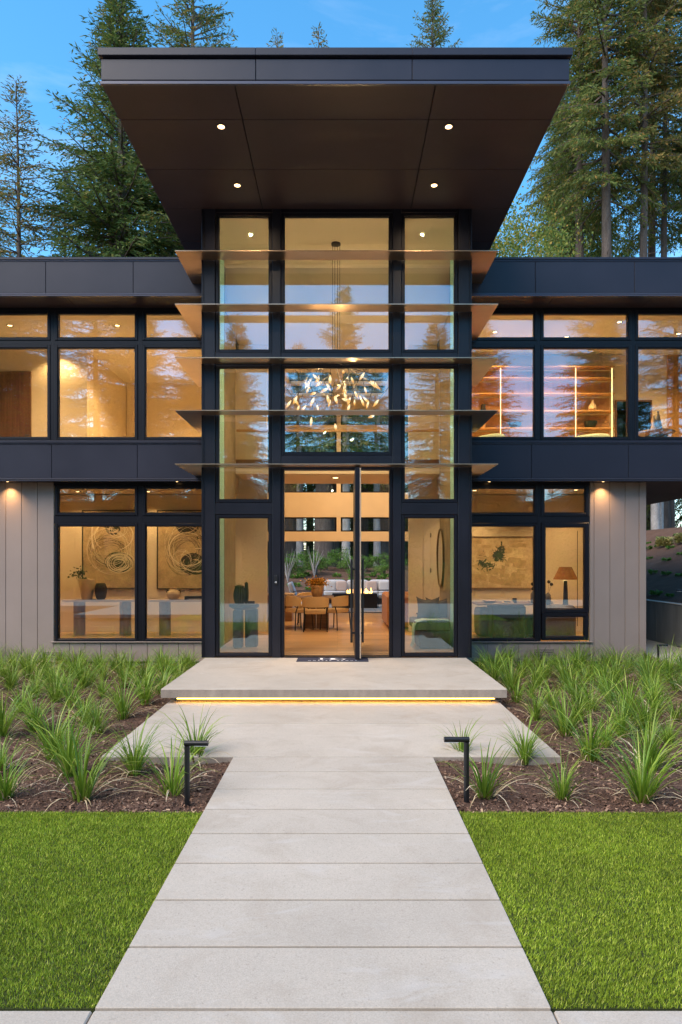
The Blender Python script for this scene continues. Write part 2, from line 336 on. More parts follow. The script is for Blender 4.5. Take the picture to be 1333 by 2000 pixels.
# ------------------------------------------------------------------ geometry helpers
IE = 3.0                                            # dimmer setting of the room lamps
class MB:
    """collects shapes; build() links them as ONE mesh object"""
    def __init__(s): s.v, s.f, s.m = [], [], []
    def add(s, verts, faces, m=0):
        o = len(s.v); s.v.extend(verts)
        s.f.extend([tuple(i + o for i in f) for f in faces]); s.m.extend([m] * len(faces)); return s
    def box(s, x0, x1, y0, y1, z0, z1, ch=0.0, m=0):
        if x1 < x0: x0, x1 = x1, x0
        if y1 < y0: y0, y1 = y1, y0
        ch = min(ch, (x1 - x0) * .3, (y1 - y0) * .3, (z1 - z0) * .3)
        if ch <= 0:
            v = [(x, y, z) for x in (x0, x1) for y in (y0, y1) for z in (z0, z1)]
            return s.add(v, [(0, 1, 3, 2), (4, 6, 7, 5), (0, 4, 5, 1), (2, 3, 7, 6), (0, 2, 6, 4), (1, 5, 7, 3)], m)
        c = [(x0, x1), (y0, y1), (z0, z1)]
        v, idx = [], {}
        for i in (0, 1):
            for j in (0, 1):
                for k in (0, 1):
                    for ax in range(3):
                        p = []
                        for a, b in enumerate((i, j, k)):
                            val = c[a][b]
                            if a != ax: val += ch if b == 0 else -ch
                            p.append(val)
                        idx[(i, j, k, ax)] = len(v); v.append(tuple(p))
        f = []
        for ax in range(3):
            o1, o2 = [a for a in range(3) if a != ax]
            for sd_ in (0, 1):
                q = []
                for a, b in ((0, 0), (1, 0), (1, 1), (0, 1)):
                    key = [0, 0, 0]; key[ax] = sd_; key[o1] = a; key[o2] = b
                    q.append(idx[(*key, ax)])
                if (sd_ == 0) ^ (ax == 1): q.reverse()
                f.append(tuple(q))
        for ax in range(3):                       # edges run along ax
            o1, o2 = [a for a in range(3) if a != ax]
            for a in (0, 1):
                for b in (0, 1):
                    k0 = [0, 0, 0]; k0[o1] = a; k0[o2] = b
                    k1 = list(k0); k1[ax] = 1
                    q = [idx[(*k0, o1)], idx[(*k1, o1)], idx[(*k1, o2)], idx[(*k0, o2)]]
                    f.append(tuple(q))
        for i in (0, 1):
            for j in (0, 1):
                for k in (0, 1): f.append(tuple(idx[(i, j, k, a)] for a in range(3)))
        return s.add(v, f, m)
    def tube(s, pts, rad, n=8, m=0, cap=True):
        pts = [Vector(p) for p in pts]
        if not hasattr(rad, '__len__'): rad = [rad] * len(pts)
        vs_, fs_ = [], []
        for i, p in enumerate(pts):
            t = (pts[min(i + 1, len(pts) - 1)] - pts[max(i - 1, 0)]).normalized()
            a = t.orthogonal().normalized() if i == 0 else (a_prev - t * a_prev.dot(t)).normalized()
            a_prev = a; b = t.cross(a)
            for k in range(n):
                an = 2 * pi * k / n
                vs_.append(tuple(p + (a * cos(an) + b * sin(an)) * rad[i]))
        for i in range(len(pts) - 1):
            for k in range(n):
                k2 = (k + 1) % n
                fs_.append((i * n + k, i * n + k2, (i + 1) * n + k2, (i + 1) * n + k))
        if cap:
            fs_.append(tuple(range(n - 1, -1, -1))); o = (len(pts) - 1) * n
            fs_.append(tuple(range(o, o + n)))
        return s.add(vs_, fs_, m)
    def lathe(s, prof, c=(0, 0, 0), n=20, m=0, sx=1, sy=1):
        vs_, fs_ = [], []
        for r, z in prof:
            for k in range(n):
                an = 2 * pi * k / n
                vs_.append((c[0] + r * cos(an) * sx, c[1] + r * sin(an) * sy, c[2] + z))
        L = len(prof)
        for i in range(L - 1):
            for k in range(n):
                k2 = (k + 1) % n
                fs_.append((i * n + k, i * n + k2, (i + 1) * n + k2, (i + 1) * n + k))
        fs_.append(tuple(range(n - 1, -1, -1))); fs_.append(tuple(range((L - 1) * n, L * n)))
        return s.add(vs_, fs_, m)
    def prism(s, poly, z0, z1, m=0):
        n = len(poly)
        v = [(x, y, z0) for x, y in poly] + [(x, y, z1) for x, y in poly]
        f = [tuple(range(n - 1, -1, -1)), tuple(range(n, 2 * n))] + [(i, (i + 1) % n, n + (i + 1) % n, n + i) for i in range(n)]
        return s.add(v, f, m)
    def soft(s, x0, x1, y0, y1, z0, z1, e=0.35, n=12, m=0, bulge=1.0):
        """cushion: superellipsoid filling the box"""
        cx, cy_, cz = (x0 + x1) / 2, (y0 + y1) / 2, (z0 + z1) / 2
        ax, ay, az = (x1 - x0) / 2, (y1 - y0) / 2, (z1 - z0) / 2
        sg = lambda v, p: math.copysign(abs(v) ** p, v)
        vs_, fs_ = [], []
        nu, nv = n * 2, n
        for j in range(nv + 1):
            ph = -pi / 2 + pi * j / nv
            for i in range(nu):
                th = 2 * pi * i / nu
                vs_.append((cx + ax * sg(cos(ph), e) * sg(cos(th), e), cy_ + ay * sg(cos(ph), e) * sg(sin(th), e), cz + az * sg(sin(ph), e)))
        for j in range(nv):
            for i in range(nu):
                i2 = (i + 1) % nu
                fs_.append((j * nu + i, j * nu + i2, (j + 1) * nu + i2, (j + 1) * nu + i))
        return s.add(vs_, fs_, m)
    def xform(s, mtx, start=0):
        s.v[start:] = [tuple(mtx @ Vector(p)) for p in s.v[start:]]; return s
    def mesh(s, name, mats, smooth=False):
        me = bpy.data.meshes.new(name)
        me.from_pydata(s.v, [], s.f)
        mats = mats if isinstance(mats, (list, tuple)) else [mats]
        for m_ in mats: me.materials.append(M[m_] if isinstance(m_, str) else m_)
        if len(mats) > 1: me.polygons.foreach_set('material_index', s.m)
        if smooth:
            me.polygons.foreach_set('use_smooth', [True] * len(s.f))
            try: me.set_sharp_from_angle(angle=radians(38))
            except Exception: pass
        me.update(); return me
    def build(s, name, mats, parent=None, smooth=False, loc=None):
        return link(name, s.mesh(name, mats, smooth), parent, loc)

def link(name, data, parent=None, loc=None, rotz=0.0, scale=None):
    o = bpy.data.objects.new(name, data); COL.objects.link(o)
    if parent is not None: o.parent = parent
    if loc is not None: o.location = loc
    if rotz: o.rotation_euler = (0, 0, rotz)
    if scale is not None: o.scale = scale
    return o

def tag(o, label, cat, group=None):
    o['label'] = label; o['category'] = cat
    if group: o['group'] = group
    return o

def thing(name, label, cat, loc=(0, 0, 0), rotz=0.0, group=None):
    o = link(name, None, None, loc, rotz); o.empty_display_size = 0.2
    return tag(o, label, cat, group)

def struct(o): o['kind'] = 'structure'; return o
def stuff(o): o['kind'] = 'stuff'; return o

def bx(name, x0, x1, y0, y1, z0, z1, m, parent=None, ch=0.004):
    return MB().box(x0, x1, y0, y1, z0, z1, ch).build(name, m, parent)

def mesh_np(name, v, tris, mats, smooth=False, midx=None):
    """numpy verts (n,3) and faces (m,k) to a mesh"""
    me = bpy.data.meshes.new(name)
    nv, nf, k = len(v), len(tris), tris.shape[1]
    me.vertices.add(nv); me.vertices.foreach_set('co', np.asarray(v, dtype=np.float32).ravel())
    me.loops.add(nf * k); me.loops.foreach_set('vertex_index', np.asarray(tris, dtype=np.int32).ravel())
    me.polygons.add(nf); me.polygons.foreach_set('loop_start', np.arange(0, nf * k, k, dtype=np.int32))
    mats = mats if isinstance(mats, (list, tuple)) else [mats]
    for m_ in mats: me.materials.append(M[m_])
    if midx is not None: me.polygons.foreach_set('material_index', np.asarray(midx, dtype=np.int32))
    if smooth: me.polygons.foreach_set('use_smooth', np.ones(nf, dtype=bool))
    me.update(calc_edges=True); me.validate(); return me

def copy_tree(src, loc, rotz=0.0, scale=None, label=None):
    c = src.copy(); COL.objects.link(c); c.location = loc; c.rotation_euler = (0, 0, rotz)
    if scale is not None: c.scale = scale
    if label: c['label'] = label
    for ch in src.children:
        d = ch.copy(); COL.objects.link(d); d.parent = c
        for g in ch.children:
            e = g.copy(); COL.objects.link(e); e.parent = d
    return c

def spot(parent, loc, energy, col=(1.0, 0.70, 0.40), angle=120, blend=0.6, radius=0.05, aim=None):
    l = bpy.data.lights.new('lamp_light', 'SPOT'); l.energy = energy * IE; l.color = col
    l.spot_size = radians(angle); l.spot_blend = blend; l.shadow_soft_size = radius
    o = link('lamp_light', l, parent, loc)
    if aim is not None: o.rotation_euler = Vector(aim).to_track_quat('-Z', 'Y').to_euler()
    return o

def point(parent, loc, energy, col=(1.0, 0.70, 0.40), radius=0.1):
    l = bpy.data.lights.new('lamp_light', 'POINT'); l.energy = energy * IE; l.color = col; l.shadow_soft_size = radius
    return link('lamp_light', l, parent, loc)

def ring_downlight(parent, x, y, z, energy, r=0.055, angle=120, col=(1.0, 0.70, 0.40), glow='lampglow', blend=0.6):
    d = MB().lathe([(r * 1.35, 0.0), (r * 1.35, -0.008), (r, -0.008), (r * .92, 0.004)], (0, 0, 0), 20).build('downlight', 'trimline', parent, loc=(x, y, z))
    MB().lathe([(r * .9, -0.004), (r * .6, -0.009), (0.005, -0.011)], (0, 0, 0), 16).build('lens', glow, d)
    if energy: spot(d, (0, 0, -0.014), energy, col, angle, blend, 0.02)
    return d

def frame_window(parent, x0, x1, z0, z1, y, fw=0.05, dep=0.10, glass='glass', name='window'):
    """a framed light: pane limits x0..x1, z0..z1, frame of width fw around them"""
    b = MB()
    b.box(x0 - fw, x0, y, y + dep, z0 - fw, z1 + fw, .006); b.box(x1, x1 + fw, y, y + dep, z0 - fw, z1 + fw, .006)
    b.box(x0, x1, y + .001, y + dep - .001, z0 - fw, z0, .006); b.box(x0, x1, y + .001, y + dep - .001, z1, z1 + fw, .006)
    # inner glazing bead, set back
    e = .012
    b.box(x0, x0 + e, y + .02, y + .05, z0, z1); b.box(x1 - e, x1, y + .02, y + .05, z0, z1)
    b.box(x0 + e, x1 - e, y + .02, y + .05, z0, z0 + e); b.box(x0 + e, x1 - e, y + .02, y + .05, z1 - e, z1)
    w = b.build(name, 'frame', parent)
    MB().box(x0, x1, y + .055, y + .065, z0, z1).build('pane', glass, w)
    return w

# ------------------------------------------------------------------ setting: ground sheet
PAD_Z = -0.19
YW = 1.49                                         # main facade plane
def bed_z(y): return -0.228 - 0.13 * min(1, max(0, (y + 6.5) / 8.0))
def sstep(a, b, x):
    t = np.clip((x - a) / (b - a), 0, 1); return t * t * (3 - 2 * t)
def ground_z(x, y):
    x = np.asarray(x, float); y = np.asarray(y, float)
    rear = np.where(y > 16.9, np.minimum((y - 16.9) * 0.105, 1.25) + np.maximum(0, y - 28.8) * 0.02, 0.0)
    rear = -0.45 + sstep(15.6, 17.0, y) * (0.42 + rear)
    side = (0.62 + np.clip(x - 7.45, 0, 6.5) * 0.37 + np.maximum(0, x - 13.9) * 0.05) * sstep(-3.0, 1.0, y) * np.where(x > 7.3, 1, 0)
    side = np.where(x > 7.3, -0.45 * (1 - sstep(-3.0, 1.0, y)) + side, -0.45)
    back = np.clip((-46.0 - y) * 0.55, 0, 9.0)          # unseen wooded rise added to keep low sky out of the panes
    lump = 0.05 * np.sin(x * 1.3 + y * .7) * np.sin(y * 1.1 - x * .4)
    return np.maximum(rear, side) + lump * (y > 16.5) + back

def grid_sheet(name, xs, ys, zf, m):
    xs, ys = np.asarray(xs, float), np.asarray(ys, float)
    X, Y = np.meshgrid(xs, ys); Z = zf(X, Y)
    v = np.stack([X.ravel(), Y.ravel(), Z.ravel()], 1)
    nx, ny = len(xs), len(ys)
    i = np.arange(nx - 1); j = np.arange(ny - 1); I, J = np.meshgrid(i, j)
    a = (J * nx + I).ravel(); q = np.stack([a, a + 1, a + nx + 1, a + nx], 1)
    return mesh_np(name, v, q, m, smooth=True)

gx = np.concatenate([[-400, -200, -100, -60], np.arange(-40, 7.0, 1.5), [7.0, 7.25, 7.35, 7.6], np.arange(8, 22, 0.5), [25, 30, 40, 60, 100, 200, 400]])
gy = np.concatenate([[-400, -200, -100, -66, -62, -58, -54, -50, -47, -45, -35, -25, -18, -12], np.arange(-9, 15, 1.0), np.arange(15.2, 32, 0.5), [34, 38, 44, 52, 64, 90, 140, 250, 400]])
struct(link('ground', grid_sheet('ground', gx, gy, ground_z, 'mulch')))

# walkway, landing, porch slab, street-side pavement: every poured slab is its own piece
def slab_row(parent, name, x0, x1, ys, ztop, th, m='concrete', gap=0.008, ch=0.003):
    for a, b in zip(ys[:-1], ys[1:]):
        MB().box(x0, x1, a + gap, b - gap, ztop - th, ztop, ch).build(name, m, parent)

walk = struct(link('walkway', None))
wy = [PY(2.733 + 0.4412 * k) for k in range(9)]
wy[-1] = PY(6.263)
slab_row(walk, 'slab', -0.915, 0.915, wy, PAD_Z, 0.12)
bx('joint_bed', -0.90, 0.90, wy[0] + .01, wy[-1] - .01, PAD_Z - 0.13, PAD_Z - 0.035, 'joint', walk, 0)
landing = struct(link('landing_pad', None))
slab_row(landing, 'slab', -2.13, 2.09, [PY(6.263), PY(7.55), PY(9.2)], PAD_Z, 0.14)
bx('joint_bed', -2.11, 2.07, PY(6.29), PY(9.15), PAD_Z - 0.145, PAD_Z - 0.035, 'joint', landing, 0)
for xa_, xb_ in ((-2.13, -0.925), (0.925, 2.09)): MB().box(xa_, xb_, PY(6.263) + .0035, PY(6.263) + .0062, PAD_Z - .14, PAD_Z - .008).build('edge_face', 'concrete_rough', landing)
pave = struct(link('pavement', None))
for x0, x1 in ((-9.0, -0.921), (-0.915, 0.915), (0.921, 9.0)):
    for a, b in ((-9.9, PY(2.733) - .006), (-11.7, -9.912), (-13.5, -11.712)):
        MB().box(x0, x1, a, b, PAD_Z - .12, PAD_Z - .001, .006).build('slab', 'concrete', pave)
bx('joint_bed', -8.98, 8.98, -13.45, PY(2.733) - .02, PAD_Z - .14, PAD_Z - .035, 'joint', pave, 0)
drive = struct(bx('driveway', -40, 40, -18.0, -13.52, -0.5, PAD_Z - .02, 'concrete', None, 0))

step = thing('porch_step', 'floating concrete porch slab in front of the pivot door', 'step', (0, PY(8.60), 0))
MB().box(-2.20, 2.165, 0, 2.80, -0.118, -0.004, .008).build('slab', 'concrete', step)
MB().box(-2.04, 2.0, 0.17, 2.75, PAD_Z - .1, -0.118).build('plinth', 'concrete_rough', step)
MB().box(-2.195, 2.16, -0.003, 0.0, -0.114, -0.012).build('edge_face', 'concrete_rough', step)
stp = thing('light_strip', 'warm glowing light strip tucked under the porch slab edge', 'light strip', (0, PY(8.60) + 0.06, -0.126))
MB().box(-2.02, 2.03, 0, 0.02, -0.006, 0.006).build('channel', 'trimline', stp)
MB().box(-2.01, 2.02, 0.003, 0.017, -0.016, -0.0065).build('diffuser', 'ledglow', stp)

# planting beds (mulch sheets) with their bark chips, lawns with blades
def bed(side):
    s = -1 if side < 0 else 1
    xs = np.linspace(0.90, 9.0, 60) * s
    if s < 0: xs = xs[::-1]
    ys = np.linspace(-6.52, 1.50, 60)
    f = lambda X, Y: -0.228 - 0.13 * np.clip((Y + 6.5) / 8.0, 0, 1) + 0.025 * np.sin(X * 5 + Y * 2) * np.sin(Y * 4.3 - X)
    return struct(link('planting_bed', grid_sheet('planting_bed', xs, ys, f, 'mulch')))
bed(-1); bed(1)

def chips(n, xr, yr, zf, name, s0=.006, s1=.019):
    x = rng.uniform(*xr, n); y = yr[0] + (yr[1] - yr[0]) * rng.random(n) ** 1.5
    z = zf(x, y) + rng.uniform(0.0, 0.014, n)
    L = rng.uniform(s0, s1, n); W = L * rng.uniform(.25, .6, n)
    th = rng.uniform(0, 2 * pi, n); tl = rng.normal(0, .45, n); t2 = rng.normal(0, .5, n)
    d = np.stack([np.cos(th) * np.cos(tl), np.sin(th) * np.cos(tl), np.sin(tl)], 1)
    w = np.stack([-np.sin(th) * np.cos(t2), np.cos(th) * np.cos(t2), np.sin(t2)], 1)
    c = np.stack([x, y, z], 1)
    a, b = d * L[:, None], w * W[:, None]
    v = np.stack([c - a - b, c + a - b * .7, c + a * .8 + b, c - a + b * .8], 1).reshape(-1, 3)
    return stuff(link(name, mesh_np(name, v, np.arange(4 * n).reshape(-1, 4), 'chip')))
bz = lambda x, y: -0.228 - 0.13 * np.clip((y + 6.5) / 8.0, 0, 1) + 0.025 * np.sin(x * 5 + y * 2) * np.sin(y * 4.3 - x)
tag(chips(34000, (-6.5, -0.93), (-6.5, 1.3), bz, 'bark_chips'), 'brown bark chips strewn over the bed beside the wall with the two swirl paintings', 'bark chips')
tag(chips(34000, (0.93, 7.0), (-6.5, 1.3), bz, 'bark_chips'), 'brown bark chips strewn over the bed beside the office window', 'bark chips')

def lawn(x0, x1, label):
    y0, y1 = PY(2.76), PY(4.91)
    l = struct(link('lawn', MB().box(x0, x1, y0, y1, PAD_Z - .12, PAD_Z - .018).mesh('lawn', 'turf_base')))
    n = int(abs(x1 - x0) * (y1 - y0) * 40000)
    x = rng.uniform(min(x0, x1), max(x0, x1), n); y = rng.uniform(y0, y1, n)
    patch = np.sin(x * 2.1 + 1.3 * np.sin(y * 1.9)) * np.sin(y * 2.7 + np.sin(x * 1.3))
    h = rng.uniform(.012, .023, n) * (1 + .15 * patch)
    th = rng.uniform(0, 2 * pi, n); lean = np.abs(rng.normal(0.35, .40, n))
    flow = 0.30 * np.sin(x * 1.1 + y * .6) + 0.15
    w = rng.uniform(.0012, .0025, n)
    b = np.stack([x, y, np.full(n, PAD_Z - .031) + .012], 1)
    side = np.stack([-np.sin(th), np.cos(th), np.zeros(n)], 1) * w[:, None]
    tip = b + np.stack([(np.cos(th) * lean + flow * .4) * h, (np.sin(th) * lean - .15) * h, h], 1)
    v = np.stack([b - side, b + side, tip], 1).reshape(-1, 3)
    q = np.arange(3 * n).reshape(-1, 3)
    o = stuff(link('lawn_grass', mesh_np('lawn_grass', v, q, 'turf')))
    tag(o, label, 'grass')
    return l
lawn(-5.2, -0.917, 'short dense green turf bordering the path on the swirl painting side')
lawn(0.917, 5.2, 'short dense green turf bordering the path on the office window side')

# ------------------------------------------------------------------ the house
house = thing('modern_house', 'two storey black panelled house with glazed entrance tower and wide flat canopy', 'house')
ZC = 7.49                                          # canopy soffit
# tower posts and beams
for s in (-1, 1):
    bx('tower_post', s * 2.03, s * 2.25, -0.02, 0.20, 0.0, ZC, 'post', house, .008)
    bx('tower_post', s * 0.932, s * 1.078, -0.02, 0.20, 0.0, ZC, 'post', house, .008)
    bx('post_flange', s * 2.215, s * 2.252, -0.035, -0.019, 0.0, ZC - .01, 'frame', house, .003)
    bx('tower_beam', s * 1.08, s * 2.028, -0.012, 0.16, 4.90, 5.09, 'post', house)
    bx('tower_beam', s * 1.08, s * 2.028, -0.012, 0.16, 2.39, 2.583, 'post', house)
    bx('tower_beam', s * 1.08, s * 2.028, -0.012, 0.16, 7.43, ZC, 'frame', house)
    x0, x1 = sorted((s * 1.13, s * 1.975))
    frame_window(house, x0, x1, 5.142, 7.378, 0.0)
    frame_window(house, x0, x1, 2.636, 4.847, 0.0)
    frame_window(house, x0, x1, 0.062, 2.338, 0.0)
    # side return: black outside, daylight's mint tint painted into the inner wall colour
    bx('side_cladding', s * 2.20, s * 2.248, 0.202, YW + .3, 0.0, ZC, 'metal', house)
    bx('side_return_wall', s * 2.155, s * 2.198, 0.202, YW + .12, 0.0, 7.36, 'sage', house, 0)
bx('tower_beam', -0.93, 0.93, -0.012, 0.16, 4.90, 5.09, 'post', house)
bx('tower_beam', -0.93, 0.93, -0.012, 0.16, 3.18, 3.374, 'post', house)
bx('tower_beam', -0.93, 0.93, -0.012, 0.16, 7.43, ZC, 'frame', house)
frame_window(house, -0.88, 0.88, 5.142, 7.378, 0.0)
frame_window(house, -0.88, 0.88, 3.426, 4.847, 0.0)
# pivot door: frame in the opening, leaf standing open through it
b = MB().box(-0.93, -0.88, 0.0, 0.14, 0.012, 3.178, .006).box(0.88, 0.93, 0.0, 0.14, 0.012, 3.178, .006)
b.box(-0.88, 0.88, 0.001, 0.139, 3.135, 3.178, .006)
b.build('door_frame', 'frame', house)
bx('threshold', -0.93, 0.93, -0.03, 0.20, -0.003, 0.012, 'frame', house, .003)
door = bx('pivot_door', 0.300, 0.374, -0.36, 1.32, 0.024, 3.13, 'frame', house, .006)
bx('wood_edge', 0.3745, 0.396, -0.352, 1.312, 0.03, 3.12, 'palewood', door, .002)
for xs in (0.245, 0.425):
    hb = bx('handle', xs - .02, xs + .02, -0.29, -0.25, 0.28, 1.64, 'black', door, .005)
    bx('standoff', *sorted((xs, 0.30 if xs < .3 else 0.396)), -0.28, -0.26, 0.42, 0.45, 'black', hb, .002)
    bx('standoff', *sorted((xs, 0.30 if xs < .3 else 0.396)), -0.28, -0.26, 1.46, 1.49, 'black', hb, .002)
# doorbell on the post beside the door
db = bx('doorbell', PX(536.5, 11.39), PX(543.8, 11.39), -0.040, -0.0205, PZ(1142, 11.39), PZ(1123, 11.39), 'black', house, .004)
MB().tube([(PX(540, 11.39), -0.0405, PZ(1137, 11.39)), (PX(540, 11.39), -0.043, PZ(1137, 11.39))], .014, 16).build('button', 'white', db)
MB().tube([(PX(540, 11.39), -0.0432, PZ(1137, 11.39)), (PX(540, 11.39), -0.044, PZ(1137, 11.39))], .008, 12).build('button_core', 'black', db)
MB().box(PX(537.3, 11.39), PX(543, 11.39), -0.042, -0.0402, PZ(1125, 11.39), PZ(1124, 11.39)).build('status_bar', 'trimline', db)

# five bronze louvre shelves wrapping the tower
for z in (6.632, 5.770, 4.904, 4.050, 3.183):
    P_ = 0.365
    poly = [(-2.25 - P_, -P_), (2.25 + P_, -P_), (2.25 + P_, 1.44), (2.262, 1.44), (2.262, -0.040), (-2.262, -0.040), (-2.262, 1.44), (-2.25 - P_, 1.44)]
    lv = MB().prism(poly, z - 0.010, z + 0.004).build('louver', 'bronze', house)
    MB().box(-2.25 - P_, 2.25 + P_, -P_ - .004, -P_ - .0005, z - .010, z + .004).build('front_edge', 'bronze', lv)
    for xx in (-2.14, -1.0, 1.0, 2.14):
        MB().box(xx - .02, xx + .02, -0.10, -0.021, z + .0045, z + .03, .003).build('bracket', 'metal', lv)

# canopy: soffit boards, fascia, coping
YF = PY(8.43)
can = bx('canopy', -2.84, 2.84, YF + .04, 3.5, ZC + .03, ZC + .40, 'gap', house, 0)
cx_ = [-2.89, -1.24, 1.24, 2.89]; cyy = [YF, PY(9.10), PY(10.25), PY(11.40), PY(12.55), PY(13.7), 3.5]
for i in range(3):
    for j in range(6):
        g = .007
        bx('soffit_panel', cx_[i] + g, cx_[i + 1] - g, cyy[j] + g, cyy[j + 1] - g, ZC, ZC + .022, 'soffit', can, .002)
for i, (a, b_) in enumerate(((-2.89, -0.98), (-0.98, 0.95), (0.95, 2.89))):
    bx('fascia_panel', a + .004, b_ - .004, YF - .012, YF + .012, ZC + .052, ZC + .305, 'metal', can, .003)
    bx('coping', a + (.0 if i else -.03), b_ + (.03 if i == 2 else 0), YF - .045, YF + .25, ZC + .335, ZC + .43, 'metal', can, .005)
bx('drip_edge', -2.90, 2.90, YF - .022, YF + .02, ZC - .006, ZC + .034, 'trimline', can, .003)
for s in (-1, 1):
    for a, b_ in ((YF + .013, -1.0), (-0.99, 1.2), (1.21, 3.5)):
        bx('fascia_panel', s * 2.868, s * 2.892, a, b_, ZC + .03, ZC + .305, 'metal', can, .003)
    bx('coping', s * 2.60, s * 2.92, YF + .26, 3.52, ZC + .335, ZC + .43, 'metal', can, .005)
bx('roof_sheet', -2.6, 2.6, YF + .26, 3.5, ZC + .40, ZC + .42, 'metal', can, 0)
for s in (-1, 1):
    for d_ in (9.24, 10.68):
        ring_downlight(can, s * 1.54 - .01, PY(d_), ZC - .001, 26, r=.05, angle=150)

# wings: roof edge, belt, soffits ----------------------------------------------------------
XL, XR, YB = -9.6, 8.2, 9.90
YR, YBELT = PY(12.33), PY(12.58)
def fascia(name, x0, x1, y, z0, z1, seams, lip):
    f = bx(name, x0, x1, y + .012, y + .05, z0 + .03, z1 - .02, 'gap', house, 0)
    xs = [x0] + seams + [x1]
    for a, b_ in zip(xs[:-1], xs[1:]):
        bx('panel', a + .004, b_ - .004, y - .006, y + .0115, z0 + .062, z1 - .075, 'metal', f, .003)
    bx('bottom_trim', x0, x1, y - .014, y + .05, z0 + .034, z0 + .058, 'trimline', f, .003)
    bx('drip_edge', x0, x1, y - .022, y + .05, z0, z0 + .026, 'metal' if not lip else 'trimline', f, .003)
    bx('top_trim', x0, x1, y - .012, y + .05, z1 - .07, z1 - .052, 'trimline', f, .003)
    bx('coping', x0 - .0, x1 + .0, y - .03, y + .30 if lip else y + .09, z1 - .047, z1, 'metal', f, .004)
    return f
for (x0, x1, seams) in ((XL, -2.26, [-8.46, -6.86, -5.26, -3.68]), (2.26, XR, [3.58, 5.37, 7.16])):
    fascia('roof_fascia', x0, x1, YR, 6.39, 7.09, seams, True)
    fascia('belt_fascia', x0, x1, YBELT, 3.08, 3.83, seams, False)
    sx = [x0] + [s_ + .35 for s_ in seams if s_ + .35 < x1] + [x1]
    for a, b_ in zip(sx[:-1], sx[1:]):
        bx('soffit_panel', a + .003, b_ - .003, YR + .02, YW + .05, 6.392, 6.41, 'soffit', house, .002)
# roof body round the stair tower and the skylights
bx('roof', XL, -2.26, YR + .051, YB + .4, 6.43, 7.03, 'metal', house, 0)
bx('roof', 2.26, XR, YR + .051, YB + .4, 6.43, 7.03, 'metal', house, 0)
SKX, SKY = [(-1.35, -0.19), (0.13, 1.35)], [(6.45, 7.60), (7.80, 8.95)]
rb = MB()
rb.box(-2.258, 2.258, 2.0, 6.45, 6.55, 6.63); rb.box(-2.258, 2.258, 8.95, YB + .4, 6.55, 6.63); rb.box(-2.258, 2.258, 7.60, 7.80, 6.55, 6.63)
for y0, y1 in SKY:
    rb.box(-2.258, -1.35, y0, y1, 6.55, 6.63); rb.box(1.35, 2.258, y0, y1, 6.55, 6.63); rb.box(-0.19, 0.13, y0, y1, 6.55, 6.63)
roofc = rb.build('roof', 'ceiling', house)
for (x0, x1) in SKX:
    for (y0, y1) in SKY:
        sk = MB().box(x0 - .05, x0, y0 - .05, y1 + .05, 6.631, 6.66).box(x1, x1 + .05, y0 - .05, y1 + .05, 6.631, 6.66).box(x0, x1, y0 - .05, y0, 6.631, 6.66).box(x0, x1, y1, y1 + .05, 6.631, 6.66).build('skylight', 'metal', house)
        MB().box(x0, x1, y0, y1, 6.64, 6.65).build('pane', 'clear', sk)
bx('tower_roof', -2.2, 2.2, 0.02, 2.2, 7.37, 7.48, 'ceiling', house, 0)
bx('tower_rear_bulkhead', -2.2, 2.2, 2.0, 2.15, 6.552, 7.369, 'plaster', house, 0)
for s in (-1, 1): bx('tower_side_wall', s * 2.20, s * 2.25, YW + .31, 2.2, 6.42, ZC, 'metal', house, 0)
bx('tower_rear_wall', -2.25, 2.25, 2.21, 2.3, 6.64, ZC, 'metal', house, 0)

# floors between the storeys and outer walls
for x0, x1 in ((XL, -2.26), (2.26, XR)):
    bx('floor_slab', x0, x1, YBELT + .055, YB, 3.14, 3.50, 'ceiling', house, 0)
    bx('soffit_panel', x0, x1, YBELT + .055, YW + .1, 3.106, 3.13, 'soffit', house, .002)
# under the overhanging upper storey past the ground-floor corner
for j, (a, b_) in enumerate(((YW + .11, 3.6), (3.61, 5.9), (5.91, YB))):
    bx('soffit_panel', 5.86, XR, a, b_, 3.106, 3.13, 'soffit', house, .002)
bx('end_wall', XL, XL + .2, YW + .2, YB, -0.4, 6.42, 'siding', house, 0)
bx('end_wall', XR - .15, XR, YW + .2, YB, 3.135, 6.42, 'metal', house, 0)
bx('end_wall', 5.66, 5.82, YW + .2, YB, -0.4, 3.10, 'siding', house, 0)
# ground-floor front walls: backing, boards, trims
def siding_run(xa, xb, z0, z1, seams, name='siding_wall'):
    w = bx(name, xa, xb, YW + .02, YW + .18, z0, z1, 'plaster', house, 0)
    xs = [xa] + [s for s in seams if xa + .02 < s < xb - .02] + [xb]
    for a, c in zip(xs[:-1], xs[1:]):
        bx('board', a + .0035, c - .0035, YW - .004, YW + .0195, z0, z1, 'siding', w, .004)
    return w
seamL = [PX(12.6, 12.9) + .300 * k for k in range(-14, 20)]
siding_run(XL, -5.352, -0.285, 3.10, [PX(12.6 + 30.9 * k, 12.9) for k in range(-9, 4)])
siding_run(-5.352, -2.26, -0.285, 0.075, [PX(137 + 30.4 * k, 12.9) for k in range(-1, 10)], 'skirt_wall')
siding_run(2.26, 4.772, -0.285, 0.070, [PX(952 + 30.6 * k, 12.9) for k in range(0, 9)], 'skirt_wall')
siding_run(4.772, 5.704, -0.285, 3.10, [PX(1161, 12.9), PX(1192, 12.9), PX(1221.6, 12.9)])
bx('corner_board', 5.706, 5.832, YW - .016, YW + .2, -0.285, 3.10, 'siding', house)
bx('base_flashing', XL, -2.27, YW - .012, YW + .02, -0.310, -0.288, 'frame', house, .002)
bx('base_flashing', 2.27, 5.83, YW - .012, YW + .02, -0.310, -0.288, 'frame', house, .002)
